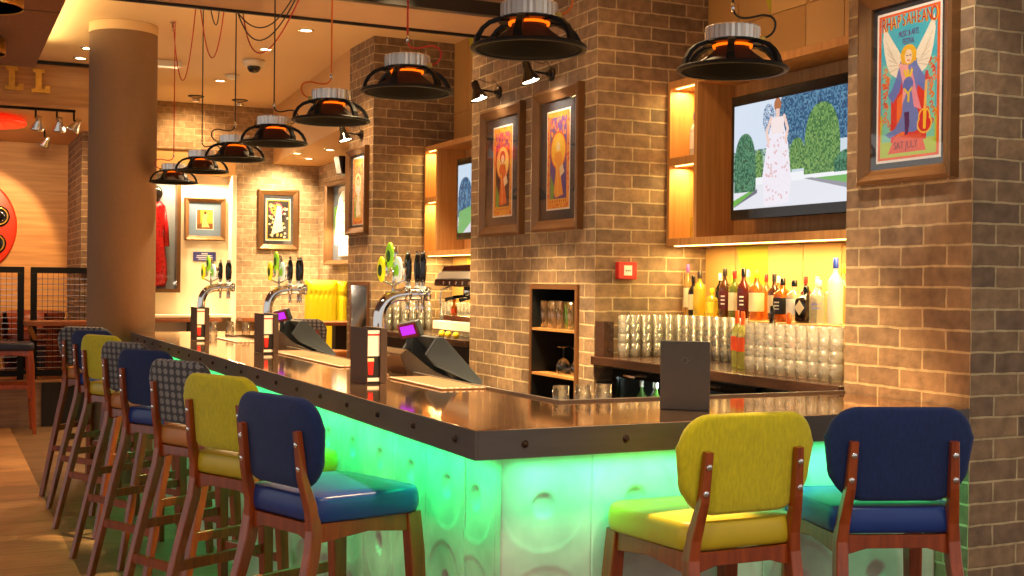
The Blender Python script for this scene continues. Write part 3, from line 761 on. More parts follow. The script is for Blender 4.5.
for i, (x, y, z, w, sd, lb) in enumerate(LP):
    dz = .038 - .004 * (y - 2.8); z -= dz; x += .010; zc = 2.655 if 5.45 < y < 5.98 else 3.05
    p = make_pendant('pendant_lamp', M[w], sd, lb, zc - z, 0); p.location = (x, y, z); p.rotation_euler = (0, 0, -0.44)
def swag(pa, pm, pb, m, label):
    pa, pm, pb = map(Vector, (pa, pm, pb)); q = []
    for i in range(25):
        s = i / 24; c = pm * 2 - (pa + pb) * .5
        q.append(pa * (1 - s) ** 2 + c * 2 * s * (1 - s) + pb * s * s)
    b = MB(); b.tube(q, .0032, 7); tag(b.build('flex_cable', m), label, 'cable', 'slack flexes swagged between the pendants')
swag((1.39, 8.235, 3.05), (1.37, 7.72, 2.585), (1.36, 7.24, 3.05), M['wire_red'], 'red slack flex swagged just right of the column')
swag((1.36, 7.22, 3.05), (1.36, 6.8, 2.572), (1.34, 6.33, 2.90), M['wire_red'], 'red slack flex in the second loop from the column')
swag((1.35, 6.95, 3.05), (1.379, 6.8, 2.755), (1.36, 6.6, 3.0), M['wire_black'], 'short black slack flex inside the second red loop')
swag((1.323, 6.0, 2.66), (1.409, 5.8, 2.562), (1.46, 5.46, 2.652), M['wire_black'], 'upper black slack flex under the beam, left of the mid-row pendant')
swag((1.323, 6.0, 2.66), (1.397, 5.8, 2.499), (1.475, 5.46, 2.652), M['wire_black'], 'lower black slack flex under the beam, left of the mid-row pendant')
swag((1.348, 6.0, 2.66), (1.396, 5.8, 2.437), (1.490, 5.46, 2.652), M['wire_red'], 'red slack flex under the beam, deepest of the three loops')

# ================================================================== PICTURES AND TELEVISIONS
def framed(name, label, mw, W, H, mould, canvas, board, cat='framed picture', group=None, depth=.035, mount=True, fm=None):
    t = thing(name, label, cat, mw=mw, group=group); fm = fm or M['bronze_frame']
    prof = [(0, 0), (0, depth), (mould * .25, depth + .004), (mould * .6, depth - .006), (mould * .85, depth - .012), (mould, depth - .016), (mould, 0)]
    R = []
    for sx, sy in ((-1, -1), (1, -1), (1, 1), (-1, 1)):
        R.append([(sx * (W / 2 - a), sy * (H / 2 - a), h) for a, h in prof])
    b = MB(); b.rings(R + [R[0]], True, False, False, smooth=False); b.build('frame', fm, t)
    w2, h2 = W / 2 - mould + .002, H / 2 - mould + .002
    b = MB(); b.box(-w2, w2, -h2, h2, .002, .008); b.build('mat_board', board, t)
    if canvas:
        if mount:
            b = MB(); b.box(-canvas.w / 2 - .008, canvas.w / 2 + .008, -canvas.h / 2 - .008, canvas.h / 2 + .008, .008, .0088); b.build('mount_edge', M['white'], t)
        canvas.build('print', M['print'], t, .0094)
    b = MB(); b.box(-w2, w2, -h2, h2, .0165, .0175); b.build('glazing', M['pane'], t)
    return t
# -- festival poster: winged woman with a guitar
c = Canvas(.262, .458, 170, (236, 100, 34)); a = c.asp
c.rect(.04, .96, .03, a - .03, (70, 186, 214)); c.rect(.04, .96, .03, .55, (176, 206, 60)); c.rect(.07, .34, .22, 1.15, (120, 206, 190)); c.rect(.68, .93, .22, 1.15, (120, 206, 190))
for i in range(46):
    r = random.Random(i); sx = .07 if i % 2 else .80; x0 = sx + r.random() * .13; y0 = .35 + r.random() * .75
    c.line([(x0, y0), (x0 + .03, y0 + .03), (x0 + .01, y0 + .06), (x0 - .02, y0 + .04)], .018, (232, 120, 40) if i % 3 else (220, 70, 40))
c.ell(.5, .80, .33, .36, (90, 190, 214)); c.rect(.22, .80, .20, .78, (222, 56, 34)); c.ell(.51, .78, .29, .20, (222, 56, 34))
c.poly([(.32, .2), (.32, .72), (.44, .80), (.44, .2)], (240, 120, 40))
c.vm = (.17, 1.03)
for sg in (-1, 1):   # wings
    X = lambda q: .5 + sg * q
    c.poly([(X(.03), .95), (X(.14), 1.06), (X(.28), 1.24), (X(.41), 1.42), (X(.43), 1.25), (X(.40), 1.08), (X(.36), .95), (X(.30), .84), (X(.20), .78), (X(.06), .84)], (244, 236, 220))
    for k in range(6):
        c.line([(X(.14 + .02 * k), .90 + .02 * k), (X(.31 + .014 * k), .86 + .075 * k)], .008, (206, 190, 170))
c.vm = (.13, 1.05)
c.poly([(.36, .95), (.30, .80), (.22, .66), (.16, .62), (.25, .52), (.36, .64), (.42, .86)], (104, 124, 206)); c.poly([(.62, .95), (.72, .82), (.82, .70), (.76, .60), (.66, .68), (.58, .84)], (104, 124, 206))
c.poly([(.36, .98), (.64, .98), (.66, .70), (.62, .50), (.70, .30), (.78, .22), (.60, .16), (.40, .18), (.20, .12), (.12, .17), (.28, .22), (.40, .36), (.42, .60)], (110, 130, 206))
c.poly([(.34, .96), (.42, .70), (.40, .48), (.47, .60), (.50, .92)], (240, 170, 176)); c.poly([(.55, .9), (.66, .55), (.72, .4), (.60, .44), (.54, .7)], (236, 150, 170))
c.line([(.44, .86), (.50, .74), (.56, .86)], .035, (238, 206, 40)); c.line([(.50, .86), (.505, .52)], .035, (238, 206, 40)); c.ell(.5, .70, .085, .09, (96, 116, 200)); c.line([(.44, .66), (.50, .60), (.56, .66)], .025, (238, 206, 40))
c.ell(.50, 1.04, .13, .115, (236, 186, 40)); c.ell(.50, 1.02, .062, .08, (246, 222, 196)); c.line([(.42, 1.1), (.40, .96)], .04, (236, 186, 40)); c.line([(.58, 1.1), (.61, .97)], .04, (236, 186, 40)); c.line([(.47, 1.03), (.49, 1.03)], .012, (90, 60, 40)); c.line([(.52, 1.03), (.54, 1.03)], .012, (90, 60, 40)); c.line([(.485, .975), (.52, .975)], .014, (200, 60, 50))
c.poly([(.44, .40), (.52, .40), (.53, .26), (.50, .14), (.46, .14)], (84, 30, 96))
c.ell(.765, .32, .095, .09, (240, 196, 60)); c.ell(.77, .235, .12, .105, (240, 196, 60)); c.line([(.80, .78), (.775, .42)], .04, (244, 190, 90)); c.line([(.80, .80), (.795, .74)], .05, (206, 60, 70)); c.ell(.765, .32, .075, .07, (214, 30, 26)); c.ell(.77, .235, .10, .085, (214, 30, 26)); c.line([(.775, .38), (.77, .2)], .05, (244, 196, 40))
c.vm = (0, 1)
c.poly([(.17, .07), (.29, .27), (.72, .27), (.80, .07)], (226, 84, 40))
pt = framed('poster_frame', 'bronze-framed festival poster of a winged woman with a guitar', frame_mw((XF, 2.895, 1.979), *WEST), .405, .605, .045, c, M['matboard'], 'framed poster')
M['ink_red'] = mat('red ink', rgb(196, 36, 30), 0.5); M['ink_purple'] = mat('purple ink', rgb(110, 40, 130), 0.5); M['ink_maroon'] = mat('maroon ink', rgb(120, 20, 40), 0.5)
pr = [k for k in pt.children if k.name.startswith('print')][0]
ln = 'RHAPSAHEANO'
M['ink_gold'] = mat('gold ink', rgb(244, 190, 40), 0.5)
for i, ch in enumerate(ln):
    q = (i - 5) / 5; hz = .050 + .012 * abs(q) ** 2
    text('lettering', ch, hz * 1.06, M['ink_gold'], pr, Matrix.Translation((q * .108 + .0022, .200 - .004 * abs(q), .0099)) @ Matrix.Diagonal((.58, 1, 1, 1)))
    text('lettering', ch, hz, M['ink_red'], pr, Matrix.Translation((q * .108, .201 - .004 * abs(q), .0104)) @ Matrix.Diagonal((.54, 1, 1, 1)))
text('lettering', 'MUSIC & ARTS', .026, M['ink_purple'], pr, Matrix.Translation((0, .158, .0100)), .52); text('lettering', 'FESTIVAL', .026, M['ink_purple'], pr, Matrix.Translation((0.0, .133, .0100)), .50)
text('lettering', 'SAT JULY', .032, M['ink_maroon'], pr, Matrix.Translation((-.008, -.188, .0100)), .8)
# -- two decorative panels on the middle pier
def panel(bg, border, halo, fig, hair, seed, topc):
    c = Canvas(.228, .468, 100, border); a = c.asp; r = random.Random(seed)
    for i in range(150):
        x, y = r.random(), r.random() * a
        if min(x, 1 - x) < .1 or min(y, a - y) < .1: c.ell(x, y, .03, .03, r.choice([(250, 190, 40), (214, 50, 30), (240, 120, 30)]))
    c.rect(.12, .88, .16, a - .12, bg)
    c.rect(.12, .88, a - .55, a - .12, topc); 
    for i in range(40): c.ell(.14 + r.random() * .72, a - .52 + r.random() * .38, .035, .05, r.choice([(236, 110, 60), (150, 60, 130), (240, 170, 60)]))
    c.ell(.5, a - .82, .36, .40, (230, 90, 30)); c.ell(.5, a - .82, .32, .36, halo)
    c.ell(.5, a - .70, .15, .15, hair); c.ell(.5, a - .74, .08, .10, (248, 226, 190))
    c.poly([(.36, a - .86), (.64, a - .86), (.70, a - 1.05), (.60, a - 1.2), (.66, a - 1.5), (.74, .28), (.40, .22), (.30, .34), (.38, a - 1.35), (.40, a - 1.15), (.30, a - 1.0)], fig)
    c.poly([(.55, a - 1.2), (.7, a - 1.12), (.78, a - 1.3), (.6, a - 1.4)], (244, 220, 180)); c.line([(.42, a - 1.1), (.5, a - 1.5), (.48, .3)], .03, (250, 200, 90))
    c.poly([(.15, .2), (.15, .75), (.33, .45), (.30, .2)], (120, 170, 60))
    c.rect(.12, .88, .10, .20, (244, 190, 40))
    for i in range(9): c.ell(.16 + i * .085, .15, .025, .04, (206, 60, 30))
    return c
c1 = panel((60, 40, 50), (236, 160, 40), (250, 214, 120), (226, 100, 30), (206, 70, 20), 3, (206, 60, 110))
c2 = panel((90, 70, 150), (236, 150, 40), (250, 200, 60), (240, 160, 60), (250, 210, 90), 5, (110, 80, 170))
framed('picture_frame', 'bronze-framed tall poster, left of the two on the middle pier', frame_mw((XF, 5.887, 1.942), *WEST), .515, .686, .055, c1, M['matboard'], group='tall posters on the middle pier')
framed('picture_frame', 'bronze-framed tall poster, right of the two on the middle pier above the glass niche', frame_mw((XF, 5.245, 1.948), *WEST), .49, .690, .055, c2, M['matboard'], group='tall posters on the middle pier')
c3 = panel((210, 190, 120), (214, 120, 50), (250, 230, 170), (240, 236, 224), (200, 120, 40), 9, (210, 140, 70))
framed('picture_frame', 'bronze-framed pale poster on the far pier beside the wall spotlight', frame_mw((XF, 8.352, 1.992), *WEST), .45, .62, .05, c3, M['matboard'])
c = Canvas(.235, .40, 90, (206, 180, 60)); a = c.asp; r = random.Random(4)
c.rect(.06, .94, .06, a - .06, (44, 36, 34)); c.ell(.42, a - .42, .30, .30, (190, 60, 110)); c.ell(.42, a - .42, .25, .25, (230, 200, 80))
for i in range(70): c.ell(.1 + r.random() * .8, .12 + r.random() * (a - .3), .05, .045, r.choice([(44, 36, 34), (240, 232, 214), (226, 206, 120)]))
c.poly([(.45, a - .25), (.62, a - .3), (.66, a - .9), (.72, .4), (.2, .2), (.36, a - .8)], (246, 240, 224))
framed('picture_frame', 'bronze-framed black and cream print on the far tan brick wall', frame_mw((3.058, 11.97, 1.95), *SOUTH), .405, .60, .055, c, M['matboard'])
c = Canvas(.155, .19, 60, (214, 170, 70)); c.rect(.0, 1, 0, .35, (120, 74, 34)); c.poly([(.3, .1), (.42, .95), (.58, 1.1), (.66, .9), (.6, .5), (.8, .12)], (240, 206, 130)); c.ell(.52, 1.02, .09, .1, (90, 50, 30)); c.rect(.0, .22, .3, 1.3, (150, 96, 40))
framed('picture_frame', 'bronze-framed small golden photograph in a blue-grey mount on the cream wall', frame_mw((2.372, 12.14, 1.94), *SOUTH), .40, .42, .045, c, M['bluemat'])
t = thing('plaque', 'blue plaque with white lines of writing on the cream wall under the small picture', 'plaque', mw=frame_mw((2.372, 12.14, 1.575), *SOUTH))
b = MB(); b.box(-.11, .11, -.045, .045, 0, .008, .001); pq = b.build('plate', M['plaque'], t)
for i, (w, h) in enumerate(((.06, .008), (.15, .006), (.16, .006), (.12, .006))):
    b = MB(); b.box(-w / 2, w / 2, .022 - i * .017, .022 - i * .017 + h, .008, .0086); b.build('line_of_writing', M['white'], pq)

def television(label, mw, W, H, sw, sh, canvas, oy=0.0):
    t = thing('television', label, 'television', mw=mw)
    b = MB(); b.box(-W / 2, W / 2, -H / 2, H / 2, -.05, 0, .004); b.build('housing', M['black_gloss'], t)
    canvas.build('screen', M['screen'], t, .0012).location = (0, oy, 0)
    b = MB(); b.box(-.12, .12, -.1, .1, -.158, -.05); b.build('bracket', M['black'], t)
    b = MB(); b.box(W / 2 - .13, W / 2 - .10, -H / 2 + .018, -H / 2 + .022, 0, .0012); b.build('status_light', emission('teal status light', rgb(30, 170, 140), .5) if 'teal status light' not in bpy.data.materials else bpy.data.materials['teal status light'], t)
    return t
c = Canvas(.90, .452, 330, (214, 226, 242)); a = c.asp
S0 = a / .563
def P(x, y): return ((x - 33) / 399 * .79 - .004, max(0.0, (478 - y) / 330 * a))
rs = np.random.RandomState(2)
nz = rs.rand(c.ny // 3 + 1, c.nx // 3 + 1); nz = np.kron(nz, np.ones((3, 3)))[:c.ny, :c.nx]
def blob(k, cols, seed):
    q = np.random.RandomState(seed).rand(c.ny, c.nx) * .35 + nz * .65
    c.put(k & (q < .36), cols[0]); c.put(k & (q >= .36) & (q < .6), cols[1]); c.put(k & (q >= .6), cols[2])
def hedge(x0, x1, yt, yb, cols, seed):
    u0, v1 = P(x0, yt); u1, v0 = P(x1, yb); cx = (u0 + u1) / 2; rx = (u1 - u0) / 2
    k = (np.abs((c.U - cx) / rx) ** 2.4 + np.clip((c.V - (v0 + .35 * (v1 - v0))) / (.65 * (v1 - v0)), 0, 9) ** 2.2 < 1) & (c.V > v0 + .01)
    blob(k, cols, seed)
G1 = [(36, 84, 66), (62, 116, 90), (92, 146, 112)]; G2 = [(62, 108, 66), (96, 140, 80), (130, 168, 96)]; GB = [(36, 72, 108), (60, 104, 138), (96, 142, 170)]
c.poly([(0, 0), (.9, 0), (1, .0), (1, a * .62), (.0, a * .42)], (206, 220, 228))
k = (c.V > P(0, 300)[1]) & ((c.U - P(330, 0)[0]) / .24 > -1 + .10 * np.sin(c.V * 40)) & (c.U < 1.0); blob(k, GB, 11)
k = ((c.U - P(172, 0)[0]) / .045) ** 2 + ((c.V - P(0, 205)[1]) / .07) ** 2 < 1; q = np.random.RandomState(5).rand(c.ny, c.nx); c.put(k & (q > .5), (70, 110, 150))
k = (c.V < P(0, 295)[1]) & (c.V > P(0, 390)[1]); blob(k & (c.U < P(260, 0)[0]), [(70, 110, 110), (120, 160, 140), (170, 200, 180)], 8)
c.rect(0, 1, 0, P(0, 388)[1], (228, 230, 238)); c.rect(P(120, 0)[0], 1, P(0, 405)[1], P(0, 378)[1], (240, 242, 246))
hedge(118, 152, 298, 390, G2, 21); hedge(36, 124, 240, 430, G1, 22); hedge(250, 306, 278, 378, G2, 23); hedge(303, 425, 186, 398, G2, 24); hedge(405, 520, 330, 400, G1, 25)
c.poly([P(20, 455), P(95, 425), P(120, 425), P(33, 470)], (110, 180, 80)); c.poly([P(20, 480), P(115, 425), P(130, 418), P(130, 430), P(20, 500)], (110, 110, 130))
c.poly([P(330, 402), P(560, 402), P(560, 440), P(430, 432)], (120, 180, 100)); c.poly([P(300, 400), P(330, 400), P(560, 450), P(560, 470)], (150, 150, 160))
c.poly([P(188, 205), P(222, 205), P(245, 290), P(258, 400), P(248, 468), P(158, 474), P(150, 380), P(166, 280)], (240, 234, 244), .06, 3)
for i in range(60):
    r = random.Random(i + 50); c.ell(*P(160 + 85 * r.random(), 250 + 215 * r.random()), .006, .006, (226, 190, 190))
c.poly([P(178, 205), P(232, 205), P(225, 255), P(184, 255)], (244, 228, 226)); c.line([P(182, 205), P(164, 245), P(172, 280)], .018, (240, 208, 196)); c.line([P(230, 205), P(243, 245), P(236, 280)], .018, (240, 208, 196)); c.ell(*P(205, 168), .026, .032, (176, 112, 74)); c.rect(P(199, 0)[0], P(212, 0)[0], P(0, 205)[1], P(0, 180)[1], (238, 204, 190))
television('black flat television showing a woman in a pale gown walking between clipped hedges', frame_mw((3.155, 3.975, 1.905), *WEST), .95, .542, .9, .452, c)
d = Canvas(.90, .452, 160, (200, 220, 238)); c0 = c; c = d; nz = rs.rand(c.ny // 3 + 1, c.nx // 3 + 1); nz = np.kron(nz, np.ones((3, 3)))[:c.ny, :c.nx]
c.rect(0, 1, 0, .20, (214, 216, 222)); hedge(38, 170, 210, 405, GB, 31); c.poly([(0, 0), (.03, .16), (.3, .2), (.3, .1), (.1, 0)], (120, 180, 110)); hedge(300, 425, 186, 398, G2, 33)
television('black flat television partly hidden behind the middle pier, showing a hedge', frame_mw((3.155, 7.11, 1.905), *WEST), .95, .542, .9, .452, d)

# ================================================================== WALL LIGHTS, CALL POINT, CEILING FITTINGS
def sconce(y, z, label):
    t = thing('wall_spotlight', label, 'wall lamp', (XF, y, z + .045), group='black wall spotlights over the pictures')
    b = MB(); b.lathe([(.034, -.001), (.034, -.012), (.026, -.018), (.012, -.022), (.010, -.034), (0, -.034)], 24, ax='X'); b.build('wall_plate', M['black_gloss'], t)
    b = MB(); b.tube([(-.03, 0, 0), (-.09, -.004, .004), (-.135, -.012, .006)], .0055, 8); b.build('arm', M['black_metal'], t)
    b = MB(); b.sphere((-.138, -.012, .006), .011); b.build('joint', M['brass'], t)
    ax = Vector((.24, -.16, -.96)).normalized(); u = ax.orthogonal().normalized(); w = ax.cross(u); o0 = Vector((-.150, -.014, .030))
    pr = [(.006, -.02), (.016, -.018), (.019, .0), (.020, .028), (.026, .040), (.044, .082), (.046, .086), (.043, .084), (.024, .042), (.0, .040)]
    b = MB(); b.rings([[o0 + ax * h + (u * math.cos(k * PI / 12) + w * math.sin(k * PI / 12)) * max(r, 1e-4) * 1.15 for k in range(24)] for r, h in pr]); sh = b.build('shade', M['black_gloss'], t)
    b = MB(); b.rings([[o0 + ax * h + (u * math.cos(k * PI / 10) + w * math.sin(k * PI / 10)) * r for k in range(20)] for r, h in ((.041, .079), (.041, .081))]); b.build('lens', M['spotlens'], sh)
    b = MB(); b.tube(bez(tuple(o0 - ax * .02), (-.15, 0, .09), (-.05, 0, .02), (-.04, 0, .06), 8) + bez((-.04, 0, .06), (-.02, 0, .06), (-.02, 0, .04), (-.012, 0, .03), 5), .0018, 6); b.build('flex', M['wire_black'], t)
    return t
sconce(5.335, 2.33, 'black wall spotlight over the right-hand tall poster on the middle pier')
sconce(5.955, 2.325, 'black wall spotlight over the left-hand tall poster on the middle pier')
sconce(8.30, 2.345, 'black wall spotlight on the far pier over the pale poster')
t = thing('fire_call_point', 'red fire alarm call point on the middle pier', 'alarm', (2.876, 4.886, 1.412))
b = MB(); b.box(-.05, .05, -.032, -.001, -.04, .04, .004); h = b.build('housing', M['red'], t)
b = MB(); b.box(-.02, .022, -.0335, -.032, -.022, .024); b.build('window', M['white'], h)
b = MB(); 
for k in (-.009, .001, .011): b.box(k - .003, k + .003, -.0342, -.0335, -.003, .003)
b.build('marking', M['black'], h)

def downlight(x, y, z, label, on=True, r=.042):
    t = thing('downlight', label, 'ceiling light', (x, y, z), group='recessed downlights')
    b = MB(); b.lathe([(r + .012, -.0005), (r + .012, -.004), (r, -.008), (r - .004, -.004), (r - .004, -.0005)], 24, cap0=False, cap1=False); b.build('trim_ring', M['brushed'], t)
    b = MB(); b.lathe([(r - .004, -.003), (0, -.0035)], 20, cap0=True, cap1=False); b.build('lens', M['dl'] if on else M['black_gloss'], t)
for x, y, lb in ((.991, 9.503, 'lit downlight just left of the column top'), (.985, 9.96, 'lit downlight left of the column, second and farther one'),
                 (2.172, 8.903, 'lit downlight right of the dome camera'), (2.248, 8.097, 'lit downlight nearest the far pier'), (2.169, 10.50, 'lit downlight before the smoke detector')):
    downlight(x, y, 3.05, lb)
for x, y, lb in ((2.926, 10.795, 'lit downlight in the low ceiling, leftmost'), (3.10, 10.351, 'lit downlight in the low ceiling, nearest'), (3.15, 11.2, 'lit downlight in the low ceiling, by the tan brick wall')):
    downlight(x, y, 2.50, lb)
for x, y, lb in ((2.155, 11.497, 'dark recessed spotlight near the upper brick wall, left of two'), (2.573, 11.544, 'dark recessed spotlight near the upper brick wall, right of two')):
    t = thing('recessed_spot', lb, 'ceiling light', (x, y, 3.05), group='dark recessed spots')
    b = MB(); b.lathe([(.075, -.0005), (.075, -.006), (.06, -.008), (.055, -.0005)], 20, cap0=False, cap1=False); b.build('trim_ring', M['black_metal'], t)
    b = MB(); b.lathe([(.03, -.001), (.036, -.05), (.03, -.056), (0, -.056)], 16); b.build('lamp_head', M['brushed'], t)
t = thing('ceiling_dome_camera', 'cream and black dome security camera on the ceiling', 'camera', (2.2, 9.4, 3.05))
b = MB(); b.lathe([(.085, -.0005), (.085, -.02), (.078, -.045), (.06, -.05), (0, -.05)], 28); b.build('base', M['white_en'], t)
b = MB(); b.lathe([(.052, -.05), (.050, -.07), (.036, -.09), (.015, -.099), (0, -.1)], 24); b.build('dome', M['black_gloss'], t)
t = thing('smoke_detector', 'small cream smoke detector on the ceiling', 'detector', (2.20, 10.15, 3.05))
b = MB(); b.lathe([(.06, -.0005), (.06, -.012), (.05, -.03), (.02, -.04), (0, -.04)], 24); b.build('body', M['white_en'], t)
b = MB(); b.lathe([(.061, -.002), (.061, -.006)], 24); b.build('base', M['brushed'], t)
t = thing('ceiling_sensor', 'pale box-shaped sensor on the ceiling right beside the column', 'sensor', (1.60, 9.75, 3.05))
b = MB(); b.box(-.11, .11, -.05, .05, -.05, -.0005, .01); b.build('body', M['white_en'], t); b = MB(); b.box(-.115, -.109, -.03, .03, -.04, -.01); b.build('window', M['black_gloss'], t)
t = thing('cable_hook', 'small chrome ceiling hook holding the red flex by the column', 'hook', (1.393, 8.262, 3.05))
b = MB(); b.lathe([(.022, -.0005), (.022, -.006), (.008, -.012), (.006, -.04), (0, -.042)], 16); b.build('plate', M['chrome'], t); b = MB(); b.tube([(.0, 0, -.035), (.012, 0, -.05), (0, 0, -.062), (-.012, 0, -.05)], .003, 6); b.build('hook', M['chrome'], t)

# ================================================================== NICHES
def niche(label, y0, y1, z0, z1, xd, shelves, lin_=None):
    t = thing('niche_shelf', label, 'shelf', (0, 0, 0)); w = .022; X0, X1 = XF - .012, xd - .002
    b = MB(); b.box(X0, X1, y0, y0 + w, z0, z1); b.box(X0, X1, y1 - w, y1, z0, z1); b.box(X0, X1, y0 + w, y1 - w, z1 - w, z1); b.box(X0, X1, y0 + w, y1 - w, z0, z0 + w); b.build('frame', M['walnut_steel'], t)
    b = MB(); b.box(X1 - .006, X1, y0 + w, y1 - w, z0 + w, z1 - w); b.build('back_panel', M['black'], t)
    for q in (y0 + w, y1 - w - .003):
        b = MB(); b.box(X0 + .004, X1 - .006, q, q + .003, z0 + w, z1 - w); b.build('liner', lin_ or M['fridge'], t)
    for z in shelves:
        b = MB(); b.box(X0 + .004, X1 - .006, y0 + w + .003, y1 - w - .003, z - .012, z); b.build('shelf', M['oak'], t)
M['walnut_steel'] = mat('bronzed steel trim', rgb(150, 104, 66), 0.35, 0.6)
niche('bronze-trimmed niche with two glass shelves in the middle pier', 5.034, 5.538, .52, 1.343, 3.0, (1.127, .905))
niche('bronze-trimmed niche in the far pier holding a bent steel chute', 8.104, 8.511, .74, 1.343, 2.98, (), M['brushed'])
point('light_niche', (2.76, 8.2, 1.30), .5, (1, .85, .65), .02)
t = thing('steel_chute', 'bent brushed steel chute inside the far pier niche', 'chute', (2.85, 8.30, .77))
b = MB(); b.bar([(.06, -.03, 0), (-.02, -.05, .16), (-.04, -.03, .22), (.04, .06, .40), (.06, .10, .52)], [.14, .14, .14, .12, .12], [.05, .06, .07, .04, .03], (0, .8, .6), .3); b.build('chute', M['brushed'], t)
b = MB(); b.box(-.08, .1, -.12, .06, -.005, .02, .003); b.build('base', M['brushed'], t)

def tumbler(r0, r1, h):
    b = MB(); b.lathe([(r0 - .003, 0), (r0, .002), (r1, h), (r1 - .0015, h), (r0 - .0015, .006), (0, .005)], 18, cap0=True, cap1=False); return b
def ordn(i): return ['first', 'second', 'third', 'fourth', 'fifth', 'sixth', 'seventh', 'eighth', 'ninth', 'tenth', 'eleventh', 'twelfth', 'thirteenth', 'fourteenth', 'fifteenth', 'sixteenth', 'seventeenth'][i]
LV = ['bottom', 'second up', 'third up', 'topmost']
g0 = tumbler(.0245, .029, .062).build('tumbler', M['glass'])
first = [True]
def put_glass(x, y, z, label, group, src=g0):
    if src is g0 and first[0]: o = src; first[0] = False
    else: o = src.copy(); COL.objects.link(o)
    o.location = (x, y, z); o.rotation_euler = (0, 0, random.random() * 6)
    return tag(o, label, 'glass', group)
P_ = .0425
for i in range(9):
    for d in range(1):
        for k in range(4):
            put_glass(2.80 + .061 * d + .001 * math.sin(i * 2.1 + d), 3.80 - .0605 * i, 1.0205 + k * P_,
                      'clear tumbler %s, %s stack from left, right-hand block' % (LV[k], ordn(i)), 'stacked tumblers right of the orange-capped bottles')
for i in range(6):
    for k in range(4):
        put_glass(2.80 + .0603 * i if i else 2.806, 4.765, 1.0205 + k * P_, 'clear tumbler %s, %s stack from left, left-hand block' % (LV[k], ordn(i)), 'stacked tumblers left of the orange-capped bottles')
for i in range(8):
    for k in range(4):
        put_glass(3.095, 4.69 - .0603 * i, 1.0205 + k * P_, 'clear tumbler %s, %s stack from right, left-hand block' % (LV[k], ordn(7 - i)), 'stacked tumblers left of the orange-capped bottles')
for i in range(7):
    for k in range(4):
        put_glass(2.76 + .0603 * i, 8.0, 1.0205 + k * P_, 'clear tumbler %s, %s stack from left, beside the far pier' % (LV[k], ordn(i)), 'stacked tumblers in the farther bay')
for i in range(14):
    for k in range(4):
        put_glass(3.21, 7.935 - .0603 * i, 1.0205 + k * P_, 'clear tumbler %s, %s stack along the back wall, farther bay' % (LV[k], ordn(i)), 'stacked tumblers in the farther bay')
# upturned tumblers on the bar
g1 = tumbler(.0285, .024, .078).build('tumbler', M['glass_clear'])
b_ = g1
for i, (x, y, lb) in enumerate(((1.690, 3.235, 'upturned clear tumbler behind the bar lip, left of the three'), (1.768, 3.24, 'upturned clear tumbler behind the bar lip, middle of the three'), (1.842, 3.245, 'upturned clear tumbler behind the bar lip, right of the three'))):
    o = g1 if i == 0 else g1.copy()
    if i: COL.objects.link(o)
    o.location = (x, y, .966); tag(o, lb, 'glass', 'upturned tumblers behind the bar lip')
for i, (x, y, lb) in enumerate(((1.50, 7.93, 'upturned clear tumbler on the bar far end, left of the three'), (1.60, 7.90, 'upturned clear tumbler on the bar far end, middle of the three'), (1.70, 7.88, 'upturned clear tumbler on the bar far end, right of the three'))):
    o = g1.copy(); COL.objects.link(o); o.location = (x + .11, y, 1.0005); tag(o, lb, 'glass', 'upturned tumblers at the far end of the bar')
# tall glasses and wine glasses in the niche
gt = tumbler(.022, .029, .135).build('tall_glass', M['glass_clear'])
M['green_glass'] = glassy('green tinted glass', (.55, .85, .4), .3, (.3, .7, .15), .25)
gg = tumbler(.022, .027, .13).build('tall_glass', M['green_glass'])
k = 0
for y in (5.46, 5.40, 5.34, 5.28, 5.22, 5.16):
    for x in (2.76, 2.83):
        src = gg if k in (1, 5, 8) else gt; first_use = (k == 0 and src is gt) or (k == 1)
        o = src if first_use else src.copy()
        if not first_use: COL.objects.link(o)
        o.location = (x + .01 * math.sin(k), y, 1.1275)
        tag(o, '%s tall glass on the upper niche shelf, %s from the left in the %s rank' % ('green-tinted' if src is gg else 'clear', ordn(k // 2), 'front' if x < 2.8 else 'rear'), 'glass', 'tall glasses in the niche'); k += 1
def wine_glass(label, loc, first_=None):
    if first_ is None:
        t = thing('wine_glass', label, 'glass', loc, group='upturned wine glasses in the niche')
        b = MB(); b.lathe([(.028, 0), (.036, .025), (.036, .045), (.024, .068), (.006, .078), (.004, .079)], 24, cap0=False, cap1=False); b.build('bowl', M['glass_clear'], t)
        b = MB(); b.lathe([(.004, .078), (.0032, .10), (.0032, .125), (.006, .13)], 12); b.build('stem', M['glass_clear'], t)
        b = MB(); b.lathe([(.006, .13), (.033, .134), (.033, .136), (0, .1365)], 24); b.build('foot', M['glass_clear'], t)
    else: t = dup(first_, loc, label=label)
    return t
w0 = wine_glass('upturned wine glass on the lower niche shelf, left one', (2.78, 5.30, .906)); wine_glass('upturned wine glass on the lower niche shelf, right one', (2.78, 5.15, .906), w0)

